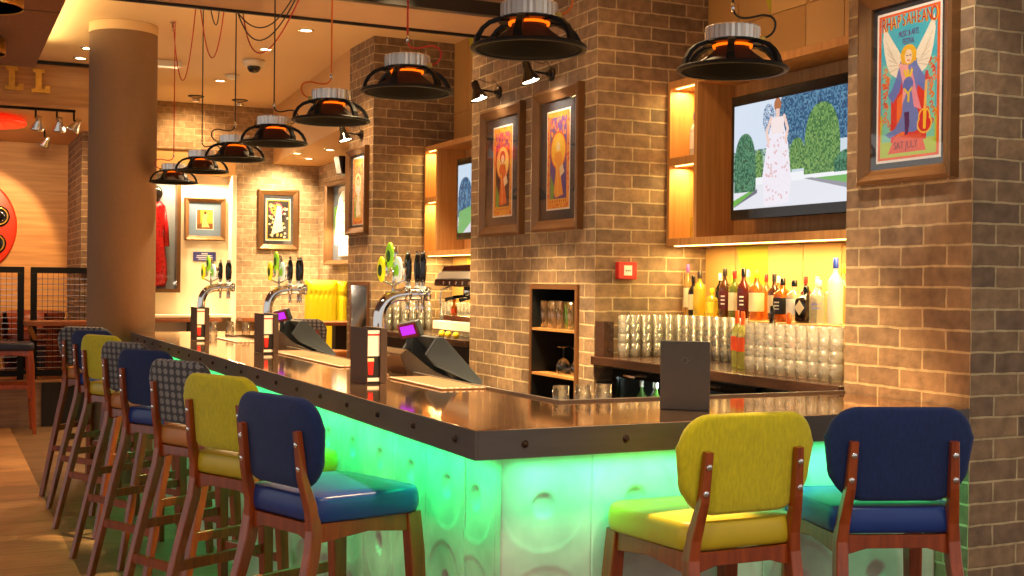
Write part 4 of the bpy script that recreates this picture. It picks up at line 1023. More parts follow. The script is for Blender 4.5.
# ================================================================== BOTTLES
def glassmat(n, tint, body, w): return glassy(n, tint, .25, body, w)
BM = {'pale': glassmat('pale amber bottle', (.95, .8, .45), (.9, .7, .3), .3), 'clear': glassmat('clear bottle', (.94, .96, .96), (.9, .92, .92), .18), 'amber': glassmat('amber bottle', (.85, .42, .08), (.75, .3, .04), .45),
      'yellow': glassmat('yellow bottle', (.95, .85, .15), (.95, .8, .1), .45), 'dark': mat('near black bottle', rgb(24, 14, 10), .12, coat=.5), 'darkred': glassmat('deep red bottle', (.3, .05, .03), (.25, .04, .03), .6),
      'olive': glassmat('olive green bottle', (.4, .45, .1), (.35, .4, .08), .5), 'brown': glassmat('brown bottle', (.28, .11, .04), (.22, .08, .03), .6), 'frost': glassmat('frosted bottle', (.9, .93, .98), (.9, .93, .98), .7), 'greenc': glassmat('green bottle', (.5, .85, .2), (.4, .8, .15), .5), 'whitewine': glassmat('straw wine bottle', (.75, .78, .35), (.7, .7, .3), .35)}
CM = {'pink': mat('pink foil', rgb(190, 70, 140), .4), 'black': M['black_gloss'], 'white': M['white_en'], 'yellow': mat('yellow foil', rgb(236, 200, 30), .4), 'red': M['red'], 'green': mat('green foil', rgb(120, 190, 70), .4), 'blue': mat('blue foil', rgb(36, 60, 160), .4), 'orange': mat('orange foil', rgb(236, 96, 20), .4), 'gold': M['brass'], 'darkgrey': mat('dark foil', rgb(50, 36, 30), .4)}
LM = {'cream': mat('cream label', rgb(236, 222, 180), .6), 'white': M['white'], 'black': mat('black label', rgb(26, 24, 24), .5), 'orange': mat('orange label', rgb(236, 84, 24), .5), 'red': mat('red label', rgb(190, 30, 30), .5), 'maroon': mat('maroon label', rgb(92, 18, 16), .5), 'yellowl': mat('yellow label', rgb(240, 210, 60), .5)}
def bottle(loc, h, w, body, cap, labelm, text_label, shape='round', lab=(.18, .55), neck=.32, group='liquor bottles on the back bar', capfrac=.16):
    t = thing('bottle', text_label, 'bottle', loc, group=group); r = w / 2; rn = max(.0075, r * neck)
    pr = [(r * .9, 0), (r, .006), (r, h * .60), (r * .92, h * .66), (r * .6, h * .72), (rn, h * .78), (rn * .95, h * .93), (rn * .95, h * .985)]
    b = MB()
    if shape == 'round': b.lathe(pr, 22)
    else: b.rings([[(p[0], p[1], z) for p in rrect(-q, q, -q, q, max(.002, min(q * .95, .009 if z < h * .7 else q * .9)), 4)] for q, z in pr])
    bd_ = b.build('body', BM[body], t)
    ch = h * capfrac
    b = MB(); b.lathe([(rn * 1.15, h - ch), (rn * 1.2, h - ch + .002), (rn * 1.12, h - .002), (rn * .9, h), (0, h)], 16); b.build('cap', CM[cap], t)
    if labelm:
        b = MB()
        if shape == 'round': b.lathe([(r + .0006, h * lab[0]), (r + .0006, h * lab[1])], 22, cap0=False, cap1=False)
        else: b.rings([[(p[0], p[1], z) for p in rrect(-r - .0008, r + .0008, -r - .0008, r + .0008, .009, 4)] for z in (h * lab[0], h * lab[1])], cap0=False, cap1=False, smooth=False)
        lbm = b.build('label', LM[labelm], t)
        return t, lbm
    return t, None
SX, SZ = 3.20, 1.2005
BT = [ # y, x, h, w, body, cap, label, shape, text
 (4.832, 3.19, .246, .036, 'pale', 'pink', 'cream', 'round', 'slim pale bottle with a pink cap, leftmost on the back bar'),
 (4.770, 3.18, .192, .043, 'dark', 'black', 'cream', 'round', 'near-black bottle with cream label, second from left on the back bar'),
 (4.703, 3.17, .214, .054, 'yellow', 'darkgrey', None, 'round', 'yellow bottle with tall neck, third from left on the back bar'),
 (4.655, 3.25, .205, .042, 'dark', 'white', None, 'round', 'white-capped dark bottle behind the yellow one'),
 (4.598, 3.165, .135, .050, 'yellow', 'yellow', 'yellowl', 'round', 'short squat bright yellow bottle on the back bar'),
 (4.567, 3.26, .192, .042, 'dark', 'yellow', None, 'round', 'black bottle with yellow-ringed cap, behind the squat yellow one'),
 (4.520, 3.18, .226, .048, 'brown', 'darkgrey', 'maroon', 'round', 'tall brown bottle with dark red label on the back bar'),
 (4.462, 3.265, .220, .042, 'clear', 'white', None, 'round', 'white-capped clear bottle behind the olive wine bottle'),
 (4.447, 3.18, .214, .047, 'olive', 'red', 'cream', 'round', 'olive bottle with red cap and cream label'),
 (4.366, 3.17, .225, .050, 'darkred', 'black', 'maroon', 'round', 'dark red bottle with black pourer beside the olive one'),
 (4.325, 3.26, .200, .044, 'amber', 'red', None, 'round', 'red-capped amber bottle behind the row, mid back bar'),
 (4.286, 3.18, .216, .060, 'amber', 'yellow', 'cream', 'round', 'broad amber bottle with yellow cap and cream label'),
 (4.226, 3.25, .192, .044, 'amber', 'white', 'white', 'round', 'white-capped orange bottle behind the broad amber one'),
 (4.164, 3.18, .200, .048, 'brown', 'darkgrey', 'cream', 'round', 'brown bottle with cream label, left of the square black-labelled one'),
 (4.100, 3.175, .182, .056, 'amber', 'black', 'black', 'square', 'square amber bottle with black label and black cap'),
 (4.065, 3.265, .190, .042, 'darkred', 'red', None, 'round', 'red-capped bottle behind the square black-labelled one'),
 (4.025, 3.175, .175, .060, 'clear', 'black', 'white', 'round', 'clear bottle with white oval label and black cap'),
 (3.990, 3.265, .190, .044, 'clear', 'white', None, 'round', 'white-capped clear bottle behind the row, right of the black-capped ones'),
 (3.950, 3.175, .150, .062, 'dark', 'black', None, 'square', 'squat black bottle with a slanted cream diamond label'),
 (3.914, 3.265, .175, .044, 'greenc', 'green', None, 'round', 'green-capped green bottle behind the vodka bottle'),
 (3.866, 3.17, .175, .068, 'clear', 'white', None, 'round', 'clear vodka bottle with blue lettering'),
 (3.828, 3.265, .240, .044, 'pale', 'yellow', None, 'round', 'yellow-capped tall bottle behind the clear vodka bottle'),
 (3.772, 3.175, .262, .056, 'frost', 'blue', None, 'round', 'tall frosted bottle with blue cap, rightmost beside the near pier')]
def bent_text(parent, body, size, r, z, m):
    o = text('lettering', body, size, m, parent, Matrix.Identity(4), .8)
    for v in o.data.vertices:
        a = PI + .62 + v.co.x / r; rr = r + .0008 + v.co.z; zz = v.co.y
        v.co = Vector((rr * math.cos(a), rr * math.sin(a), z + zz))
M['ink_blue'] = mat('blue ink', rgb(30, 60, 180), .5)
for y, x, h, w, bd_, cp_, lb_, shp, tx in BT:
    w *= 1.08; t, lbm = bottle((x, y, SZ), h, w, bd_, cp_, lb_, tx, shp)
    if 'vodka bottle with' in tx:
        bp = [k for k in t.children if k.name.startswith('body')][0]
        bent_text(bp, 'ABSOLUT', .0125, w / 2, .078, M['ink_blue']); bent_text(bp, 'VODKA', .0125, w / 2, .062, M['ink_blue'])
    if 'diamond' in tx:
        b = MB(); q = .03; b.prism([(-q, 0), (0, -q), (q, 0), (0, q)], -.001, .0005, lambda u, v, k: (-w / 2 - .0006 - k, u, .062 + v)); b.build('label', LM['cream'], t)
    if lbm and lb_ in ('black', 'maroon'):
        b = MB(); r_ = w / 2 + .0012
        for k in range(3):
            z0 = h * .28 + k * h * .075
            b.rings([[(r_ * math.cos(a), r_ * math.sin(a), zz) for zz in (z0, z0 + h * .03)] for a in [PI + .25 + .1 * i for i in range(8)]], closed=False) if shp == 'round' else b.box(-r_ - .0006, -r_, -.016, .016, z0, z0 + h * .03)
        b.build('line_of_writing', M['black'] if lb_ == 'cream' else M['white'], lbm)
GO = 'orange-capped wine bottles between the tumbler blocks'
bottle((2.915, 4.055, 1.0205), .228, .048, 'whitewine', 'orange', 'orange', 'straw wine bottle with orange cap and label, left of the pair between the tumblers', group=GO, lab=(.30, .55), capfrac=.24)
bottle((2.885, 3.975, 1.0205), .226, .048, 'whitewine', 'orange', 'orange', 'straw wine bottle with orange cap and label, right of the pair between the tumblers', group=GO, lab=(.30, .55), capfrac=.24)
bottle((3.02, 3.965, 1.0205), .250, .045, 'dark', 'black', 'red', 'dark bottle with black cap just behind the orange-capped pair', lab=(.3, .6))
bottle((3.02, 3.86, 1.0205), .225, .044, 'amber', 'orange', 'orange', 'orange-capped bottle behind the right-hand tumbler block', lab=(.3, .55), capfrac=.22)
bottle((3.19, 4.785, 1.946), .205, .050, 'frost', 'blue', 'white', 'frosted bottle with dark blue cap on the upper cubbyhole shelf', group='bottles in the wall cabinet')
bottle((3.19, 4.765, 1.5665), .150, .062, 'yellow', 'gold', None, 'rounded clear yellow bottle in the lower cubbyhole', group='bottles in the wall cabinet')
bottle((3.19, 7.935, 1.946), .15, .050, 'yellow', 'gold', None, 'small bottle on the upper cubbyhole shelf of the farther bay', group='bottles in the wall cabinet')
bottle((3.19, 7.92, 1.5665), .09, .062, 'yellow', 'gold', None, 'squat yellow bottle in the lower cubbyhole of the farther bay', group='bottles in the wall cabinet')
for i, y in enumerate((4.66, 4.60, 4.54, 4.47, 4.40, 4.33)):
    bottle((2.84 + .03 * (i % 2), y, .7005), .23, .05, ['greenc', 'clear', 'greenc', 'olive', 'clear', 'greenc'][i], 'white', None, '%s bottle in the cooler nearest the middle pier, %s from the left' % (['green', 'clear', 'green', 'olive', 'clear', 'green'][i], ordn(i)), group='bottles inside the cooler')

# ================================================================== BEER TAPS, MENUS, TILLS
def make_tap(label, loc):
    t = thing('beer_font', label, 'beer tap', loc, group='chrome beer fonts along the bar')
    b = MB(); b.lathe([(.045, 0), (.045, .008), (.032, .014), (.0255, .03)], 28); b.build('base', M['chrome'], t)
    pts = [(0, 0, .01), (0, 0, .10), (0, 0, .185)] + [tuple(v) for v in bez((0, 0, .195), (.0, 0, .265), (.03, 0, .30), (.10, 0, .302), 10)] + [(.15, 0, .304), (.195, 0, .304)]
    b = MB(); b.tube(pts, .0235, 20); b.build('pipe', M['chrome'], t)
    for h0, h1 in ((.095, .120), (.183, .197)):
        b = MB(); b.lathe([(.0265, h0), (.0265, h1)], 20, (0, 0, .304), 'X'); b.build('collar', M['chrome'], t)
    for x, y in ((.112, -.002), (.164, .034), (.160, -.030)):
        b = MB(); b.tube([(x, 0, .304), (x, y * 1.2, .304)], .010, 10) if abs(y) > .01 else None
        b.lathe([(.007, .235), (.008, .25), (.0075, .29), (.012, .296), (.012, .314), (.008, .318), (.0085, .34), (.0105, .345), (.0105, .350)], 16, (x, y, 0)); b.build('tap', M['chrome'], t)
        b = MB(); b.lathe([(.009, .350), (.0125, .362), (.0148, .40), (.0135, .43), (.009, .450), (.007, .453)], 18, (x, y, 0)); hd = b.build('handle', M['black_gloss'], t)
        b = MB(); b.lathe([(.0075, .453), (.008, .458), (.0055, .468), (0, .470)], 14, (x, y, 0)); b.build('finial', M['chrome'], hd)
        b = MB(); b.lathe([(.0115, .321), (.0115, .333)], 14, (x, y, 0)); b.build('label_collar', M['badge_w'], hd)
    b = MB(); b.tube([(.055, 0, .30), (.055, 0, .42)], .006, 10); b.tube([(.022, .03, .40), (.020, .03, .355), (.055, 0, .335), (.090, -.03, .355), (.088, -.03, .40)], .005, 10); b.build('badge_bracket', M['chrome'], t)
    for bx, by, bz, m in ((.014, .012, .395, 'badge_y'), (.042, .0, .448, 'badge_g'), (.072, -.012, .395, 'badge_w')):
        f = Vector((-.995, -.09, 0)); s = Vector((.09, -.995, 0)); o0 = Vector((bx, by, bz))
        b = MB(); b.rings([[o0 + s * (.028 * q * math.cos(a)) + Vector((0, 0, .047 * q * math.sin(a))) + f * k for a in [2 * PI * i / 28 for i in range(28)]] for q, k in ((.8, -.004), (1, -.002), (1, .005), (.9, .008), (.02, .0085))]); bg = b.build('badge', M['chrome'] if False else M[m], t)
        b = MB(); b.rings([[o0 + s * (.017 * q * math.cos(a)) + Vector((0, 0, .022 * q * math.sin(a) - .004)) + f * k for a in [2 * PI * i / 20 for i in range(20)]] for q, k in ((1, .0075), (1, .0095), (.02, .0098))]); b.build('emblem', M['badge_g'] if m == 'badge_w' else mat('dark green emblem', rgb(30, 90, 40), .4) if 'dark green emblem' not in bpy.data.materials else bpy.data.materials['dark green emblem'], bg)
        b = MB(); b.sphere(tuple(o0 - f * .014), .017, (1, 1, 1.8), 14); b.build('badge_shell', M['chrome'], bg)
    return t
tap = make_tap('chrome beer font nearest the camera, with yellow and green badges, by the nearest till', (1.482, 4.30, 1.0))
dup(tap, (1.512, 6.10, 1.0), label='chrome beer font mid-bar before the tan brick wall, badges above its bend')
dup(tap, (1.430, 7.40, 1.0), label='chrome beer font farthest along the bar, before the cream wall')

def menu_block(label, loc):
    t = thing('menu_holder', label, 'menu holder', loc, group='upright menu holders on the bar')
    L, W, Hh = .185, .072, .19
    b = MB(); b.box(0, .003, 0, L, 0, Hh, .001); b.build('left_cover', M['menu_brown'], t)
    b = MB(); b.box(.048, W, 0, L, 0, Hh, .001); b.build('right_cover', M['menu_brown'], t)
    b = MB(); b.box(.003, .048, .008, .016, 0, Hh - .004); cd = b.build('card', M['black'], t)
    b = MB(); b.box(.0035, .047, .0068, .0078, .094, .182); b.build('white_sheet', M['white'], cd)
    b = MB(); b.box(.0035, .047, .0064, .0068, .164, .170); b.build('red_rule', M['red'], cd)
    b = MB(); b.box(.0035, .047, .0068, .0078, .008, .020); b.build('white_strip', M['white'], cd)
    b = MB(); b.prism([(.008, .030), (.024, .030), (.027, .076), (.005, .076)], .0065, .0078, lambda x, z, y: (x, y, z)); b.build('drink_picture', M['red'], cd)
    b = MB(); b.box(.005, .027, .0064, .0078, .076, .087); b.build('drink_picture_foam', LM['cream'], cd)
    return t
mb = menu_block('upright dark menu holder on the bar, nearest of the three', (1.322, 3.955, 1.0005))
dup(mb, (1.395, 5.71, 1.0005), label='upright dark menu holder on the bar, middle of the three')
dup(mb, (1.332, 7.02, 1.0005), label='upright dark menu holder on the bar, farthest of the three, by the far beer font')
t = thing('standing_menu', 'charcoal menu standing upright on the short side of the bar', 'menu', mw=frame_mw((1.893, 2.877, 1.0005), (.74, -.67, 0), (0, 0, 1)))
b = MB(); b.box(-.069, .069, 0, .192, -.003, .003, .001); b.build('cover', M['menu'], t)
b = MB(); b.box(-.066, .066, .002, .190, -.011, -.003); b.build('pages', M['white'], t)
b = MB(); b.box(-.069, .069, 0, .192, -.015, -.011, .001); b.build('back_cover', M['menu'], t)
b = MB()
for a in range(6):
    th = a * PI / 3; b.tube([(.002 * math.cos(th), .138 + .002 * math.sin(th), .0031), (.013 * math.cos(th), .138 + .008 * math.sin(th), .0031)], .0012, 5)
b.rings([[(.009 * q * math.cos(k), .138 + .009 * q * math.sin(k), .0032) for k in [2 * PI * i / 20 for i in range(20)]] for q in (1, .75)], cap0=False, cap1=False)
b.build('emblem', mat('embossed emblem', rgb(92, 88, 86), .35, .4), t)

def till(label, loc):
    t = thing('till', label, 'till', loc, group='touch-screen tills behind the bar')
    F = lambda x, z, y: (x, y, z)
    b = MB(); b.prism([(.02, -.003), (.20, -.003), (.20, .02), (.10, .05), (-.02, .145), (-.045, .125), (-.02, .05)], -.11, .11, F, .004); b.build('base', M['taupe_plastic'], t)
    b = MB(); b.prism([(.268, 0), (.290, .014), (.122, .190), (.094, .190), (.05, .125), (.09, .08)], -.135, -.115, F, .003); b.prism([(.268, 0), (.290, .014), (.122, .190), (.100, .186)], -.115, .13, F, .003); b.prism([(.268, 0), (.290, .014), (.122, .190), (.094, .190), (.05, .125), (.09, .08)], .13, .15, F, .003); mo = b.build('screen_housing', M['slate'], t)
    b = MB(); b.prism([(.2815, .024), (.2835, .026), (.1335, .1825), (.1315, .1805)], -.105, .12, F); b.build('touch_screen', M['black_gloss'], mo)
    b = MB(); b.tube([(.03, 0, .13), (.03, 0, .19)], .012, 10); d = b.build('display_pole', M['slate'], t)
    mw = Matrix.Translation((.03, -.01, .215)) @ Matrix.Rotation(-.35, 4, 'Y') @ Matrix.Rotation(.55, 4, 'Z')
    b = MB(); b.box(-.014, .018, -.050, .050, -.032, .032, .006); hh = b.build('display', M['slate'], t); hh.matrix_local = mw
    b = MB(); b.box(-.0155, -.0135, -.046, .046, -.028, .028, .001); q = b.build('bezel', M['red_dark'], hh)
    b = MB(); b.box(-.0165, -.0154, -.034, .034, -.016, .020); b.build('display_screen', emission('violet display', rgb(190, 50, 226), .7) if 'violet display' not in bpy.data.materials else bpy.data.materials['violet display'], hh)
    return t
M['red_dark'] = mat('dark red bezel', rgb(110, 30, 44), .35)
tl = till('touch-screen till nearest the camera with a violet customer display', (1.635, 4.47, .9485))
dup(tl, (1.62, 6.35, .9485), label='touch-screen till farther along, beside the mid-bar beer font')
def tray(name, label, x0, x1, y0, y1, group):
    t = thing(name, label, 'bar mat', (0, 0, 0), group=group)
    b = MB(); b.box(x0, x1, y0, y1, 1.0005, 1.005, .002); m_ = b.build('mat', M['mat_rub'], t)
    b = MB()
    n = int((y1 - y0) / .02)
    for i in range(n): b.box(x0 + .002, x0 + .006, y0 + .02 * i, y0 + .02 * i + .012, 1.005, 1.0075)
    for i in range(8): b.box(x0 + .01 + .022 * i, x0 + .02 + .022 * i, y0 + .002, y0 + .006, 1.005, 1.0075)
    b.build('beaded_edge', M['white'], t)
tray('bar_mat', 'beige bar mat with beaded edge beside the nearest till', 1.475, 1.64, 3.66, 4.18, 'beige bar mats')
tray('bar_mat', 'beige bar mat beside the farther till', 1.47, 1.64, 4.75, 5.90, 'beige bar mats')
tray('bar_mat', 'beige bar mat at the far end by the farthest beer font', 1.50, 1.64, 6.75, 7.30, 'beige bar mats')
def bowl(label, loc, r, m):
    t = thing('bar_bowl', label, 'bowl', loc, group='small domed bowls beside the tills')
    b = MB(); b.lathe([(r, 0), (r * 1.02, .004), (r * .98, r * .35), (r * .75, r * .75), (r * .4, r * .96), (r * .12, r)], 26); b.build('dome', m, t)
    b = MB(); b.lathe([(r * .12, r), (r * .18, r * 1.08), (0, r * 1.16)], 14); b.build('knob', M['brass'], t)
bowl('chrome domed bowl beside the nearest till', (1.685, 4.17, .9455), .034, M['chrome']); bowl('chrome domed bowl left of the nearest till', (1.69, 4.85, .9455), .04, M['chrome'])
bowl('bronze domed bowl just right of the left chrome one', (1.76, 4.72, .9455), .032, M['brass'])
bowl('chrome domed bowl beside the farther till', (1.69, 5.98, .9455), .036, M['chrome'])

# espresso machine in the farther bay
t = thing('espresso_machine', 'white and black espresso machine on the back counter of the farther bay', 'coffee machine', (0, 0, 0))
F = lambda y, z, x: (x, y, z)
b = MB(); b.box(2.76, 3.20, 6.36, 7.00, 1.062, 1.114, .004); b.build('base_drawer', M['white_en'], t)
b = MB(); b.box(2.79, 3.18, 6.38, 6.90, 1.115, 1.15, .003); b.build('drip_tray', M['chrome'], t)
b = MB(); b.prism([(6.36, 1.368), (6.985, 1.368), (6.95, 1.412), (6.36, 1.412)], 2.775, 3.18, F, .005); b.build('body', M['white_en'], t)
b = MB(); b.prism([(6.36, 1.322), (7.0, 1.326), (7.01, 1.345), (6.99, 1.368), (6.36, 1.368)], 2.77, 3.18, F, .004); fp = b.build('front_panel', M['black_gloss'], t)
for k in range(5):
    b = MB(); b.lathe([(.010, 2.764), (.010, 2.772)], 12, (0, 6.45 + .1 * k, 1.345), 'X'); b.build('button', M['chrome'], fp)
b = MB(); b.prism([(6.36, 1.412), (6.945, 1.412), (6.90, 1.45), (6.36, 1.455)], 2.79, 3.16, F, .006); b.build('cup_tray', M['black_gloss'], t)
b = MB(); b.box(3.05, 3.18, 6.38, 6.9, 1.15, 1.322); b.build('rear_panel', M['brushed'], t)
for y in (6.50, 6.72):
    b = MB(); b.lathe([(.03, 1.322), (.034, 1.30), (.034, 1.275), (.03, 1.27)], 18, (2.88, y, 0)); g = b.build('group_head', M['chrome'], t)
    b = MB(); b.tube([(2.86, y, 1.270), (2.80, y, 1.262), (2.73, y, 1.245)], [.009, .010, .013], 10); b.lathe([(.028, 1.245), (.03, 1.27)], 18, (2.88, y, 0)); b.build('portafilter', M['black_gloss'], g)
b = MB(); b.tube([(2.84, 6.92, 1.322), (2.80, 6.97, 1.30), (2.79, 6.95, 1.24), (2.80, 6.95, 1.15)], .005, 8); b.build('steam_wand', M['chrome'], t)
for x, y in ((2.80, 6.40), (2.80, 6.95), (3.15, 6.4), (3.15, 6.95)):
    b = MB(); b.lathe([(.016, 1.02), (.016, 1.062)], 12, (x, y, 0)); b.build('foot', M['black'], t)
t = thing('syrup_bottle', 'small bottle with orange label before the espresso machine', 'bottle', (2.82, 6.80, 1.1505)); b = MB(); b.lathe([(.018, 0), (.018, .05), (.008, .065), (.008, .085)], 16); b.build('body', BM['amber'], t); b = MB(); b.lathe([(.0185, .012), (.0185, .042)], 16, cap0=False, cap1=False); b.build('label', LM['orange'], t); b = MB(); b.lathe([(.009, .085), (.009, .1)], 12); b.build('cap', CM['orange'], t)
lm = MB(); lm.sphere((0, 0, .019), .019, (1, 1.25, 1), 14); lm = lm.build('lemon', M['lemon'])
for i, (y, lb) in enumerate(((6.82, 'left'), (6.72, 'middle'), (6.60, 'right'))):
    o = lm if i == 0 else lm.copy()
    if i: COL.objects.link(o)
    o.location = (2.75, y, 1.0205); tag(o, 'yellow lemon under the espresso machine, %s of three' % lb, 'lemon', 'lemons under the espresso machine')

# ================================================================== FAR LEFT: RAISED LOUNGE
b = MB(); b.box(-3.5, .86, 11.80, 13.25, 0, .40); struct(b.build('floor_riser', M['greywood']))
b = MB(); b.box(-3.5, 1.195, 11.79, 13.25, .40, .425); b.box(1.195, 1.45, 11.79, 11.915, .40, .425); struct(b.build('floor_lounge', M['floor']))
b = MB(); b.box(.86, 1.0, 11.785, 12.2, 0, .399); b.box(1.0, 1.195, 11.85, 12.2, 0, .399); b.box(1.195, 1.45, 11.85, 11.915, 0, .399); struct(b.build('trim_6', M['black']))
def rail(x0, x1, label):
    t = thing('mesh_railing', label, 'railing', (0, 0, 0), group='black framed mesh railings'); y = 11.82; z0, z1 = .4255, 1.445; w = .055
    b = MB(); b.box(x0, x1, y, y + .05, z1 - w, z1, .002); b.build('top_rail', M['black_metal'], t)
    b = MB(); b.box(x0, x1, y, y + .05, z0 + .03, z0 + .03 + w, .002); b.build('bottom_rail', M['black_metal'], t)
    for x in (x0, x1 - w):
        b = MB(); b.box(x, x + w, y + .001, y + .049, z0, z1 - w, .002); b.build('post', M['black_metal'], t)
    b = MB(); n = int((x1 - x0 - 2 * w) / .045)
    for i in range(1, n): q = x0 + w + (x1 - x0 - 2 * w) * i / n; b.box(q - .0018, q + .0018, y + .023, y + .027, z0 + w, z1 - w)
    k = int((z1 - z0 - 2 * w) / .05)
    for i in range(1, k): q = z0 + w + (z1 - z0 - 2 * w) * i / k; b.box(x0 + w, x1 - w, y + .027, y + .031, q - .0032, q + .0032, m=1)
    b.build('mesh', [M['black_metal'], M['brushed']], t)
rail(-.75, .708, 'black framed mesh railing at the left edge of the photo'); rail(.762, 1.42, 'black framed mesh railing between the ledge table and the column')
t = thing('ledge_table', 'brown ledge table fixed along the mesh railing left of the column', 'table', (0, 0, 0))
b = MB(); b.box(.70, 1.32, 11.50, 11.815, .92, .965, .006); b.build('tabletop', M['table'], t)
b = MB(); b.bar([(.735, 11.56, .918), (.80, 11.80, .80)], [.03, .03], [.05, .04], (1, 0, 0)); b.bar([(1.25, 11.56, .918), (1.2, 11.80, .80)], [.03, .03], [.05, .04], (1, 0, 0)); b.build('bracket', M['oak'], t)
t = thing('round_armchair', 'dark red-brown tub chair with a rounded back behind the mesh railing', 'chair', (.84, 12.68, .4255))
R = []
for r, z in ((.26, .02), (.29, .25), (.30, .45), (.29, .58), (.26, .60), (.24, .5), (.23, .42)):
    R.append([(r * math.cos(a), r * math.sin(a), z) for a in [math.radians(200 - 270 * i / 24) for i in range(25)]])
b = MB(); b.rings(R, closed=False); b.build('shell', mat('red brown leather', rgb(120, 52, 30), .4), t)
b = MB(); b.lathe([(.22, .30), (.235, .34), (.22, .42), (0, .43)], 28); b.build('seat', bpy.data.materials['red brown leather'], t); b = MB(); b.lathe([(.2, 0), (.05, .03), (.04, .3)], 20); b.build('base', M['black_metal'], t)
t = thing('side_table', 'small orange-brown table behind the railing at the left edge', 'table', (.30, 12.60, .4255))
b = MB(); b.lathe([(.20, .50), (.205, .515), (.20, .53), (0, .53)], 28); b.build('tabletop', mat('orange brown top', rgb(206, 120, 50), .4), t); b = MB(); b.lathe([(.14, 0), (.03, .02), (.025, .5)], 18); b.build('pedestal', M['black_metal'], t)
# wall emblem: red disc with dark roundels
t = thing('wall_disc', 'large red disc with dark roundels on the boarded wall at the left edge', 'wall decoration', mw=frame_mw((.20, 13.248, 1.86), *SOUTH))
b = MB(); b.lathe([(.52, 0), (.52, .03), (.50, .04), (0, .04)], 64); b.build('disc', M['red_sign'], t)
for i in range(8):
    a = 2 * PI * (i + .35) / 8
    b = MB(); b.lathe([(.105, .04), (.105, .055), (.08, .06), (.07, .05), (.04, .05), (.035, .065), (0, .065)], 24, (.36 * math.cos(a), .36 * math.sin(a), 0)); r_ = b.build('roundel', M['black_gloss'], t)
    b = MB(); b.lathe([(.088, .0585), (.09, .064), (.078, .064), (.076, .0585)], 24, (.36 * math.cos(a), .36 * math.sin(a), 0), cap0=False, cap1=False); b.build('ring', M['gold'], r_)
t = thing('ceiling_disc', 'flat red disc lamp under the lounge ceiling at the left edge', 'ceiling light', (.28, 11.25, 2.64))
b = MB(); b.lathe([(.38, 0), (.40, .01), (.40, .04), (.38, .05), (0, .05)], 48); b.build('shade', mat('red lit acrylic', rgb(220, 50, 24), .4, emit=rgb(230, 40, 10), estr=.5), t); b = MB(); b.tube([(0, 0, .05), (0, 0, .07)], .02); b.build('stem', M['black_metal'], t)
# gold letters on the bulkhead
LL = [(0, 0), (.135, 0), (.135, .055), (.105, .055), (.095, .028), (.072, .028), (.072, .155), (.095, .155), (.095, .185), (.008, .185), (.008, .155), (.032, .155), (.032, .028), (.0, .028)]
for x, z, lb in ((.455, 2.80, 'gold slab-serif letter L on the boarded bulkhead, left one'), (.65, 2.795, 'gold slab-serif letter L on the boarded bulkhead, right one')):
    b = MB(); b.prism(LL, 10.205, 10.2305, lambda u, v, y: (x + u, y, z + v), .002); tag(b.build('wall_letter', M['gold']), lb, 'letter', 'gold letters on the bulkhead')
# track with spots
t = thing('lighting_track', 'black lighting track under the lounge ceiling', 'track', (0, 0, 0)); b = MB(); b.box(-1.0, 1.0, 10.46, 10.49, 2.69, 2.7095); b.build('track', M['black_metal'], t)
def tspot(x, y, z, label, aim):
    t = thing('track_spot', label, 'spotlight', (x, y, z), group='silver track spots in the lounge'); ax = Vector(aim).normalized(); u = ax.orthogonal().normalized(); w = ax.cross(u)
    b = MB(); b.tube([(0, 0, 0), (0, 0, -.06), (.02, 0, -.08)], .008); b.build('stem', M['black_metal'], t)
    b = MB(); o0 = Vector((.02, 0, -.09)); b.rings([[o0 + ax * h + (u * math.cos(k * PI / 10) + w * math.sin(k * PI / 10)) * r for k in range(20)] for r, h in ((.012, -.05), (.024, -.045), (.026, 0), (.050, .05), (.052, .065), (.046, .062), (.03, .03))], cap1=True); h = b.build('head', M['brushed'], t)
    b = MB(); b.rings([[o0 + ax * h2 + (u * math.cos(k * PI / 10) + w * math.sin(k * PI / 10)) * r for k in range(20)] for r, h2 in ((.043, .055), (.043, .058))]); b.build('lens', M['spotlens'], h)
tspot(.70, 10.475, 2.689, 'silver track spot before the red ceiling disc, leftmost of the row', (-.1, .4, -.9)); tspot(.86, 10.475, 2.689, 'silver track spot in the middle of the row of three', (0, .4, -.9)); tspot(.99, 10.475, 2.689, 'silver track spot nearest the column', (-.5, .2, -.8)); tspot(.88, 12.0, 2.709, 'silver track spot alone, farther back by the brick pier', (-.4, .5, -.8))
# gold drums hanging under the dark raft
def drum(x, y, z, r, h, label):
    t = thing('drum_pendant', label, 'pendant lamp', (x, y, z), group='gold drum pendants under the dark raft')
    b = MB(); b.lathe([(r, 0), (r, h), (r - .004, h), (r - .004, 0), (r, 0)], 48, cap0=False, cap1=False); b.build('shade', M['gold'], t)
    b = MB(); b.lathe([(r - .005, .003), (0, .003)], 40, cap0=True, cap1=False); b.build('diffuser', M['gold'], t); b = MB(); b.tube([(0, 0, .02), (0, 0, 2.85 - z)], .006); b.build('stem', M['brass'], t)
drum(.20, 6.75, 2.72, .19, .09, 'gold drum pendant in the top left corner of the photo'); drum(.215, 8.25, 2.735, .16, .09, 'smaller gold drum pendant below the first at the left edge')

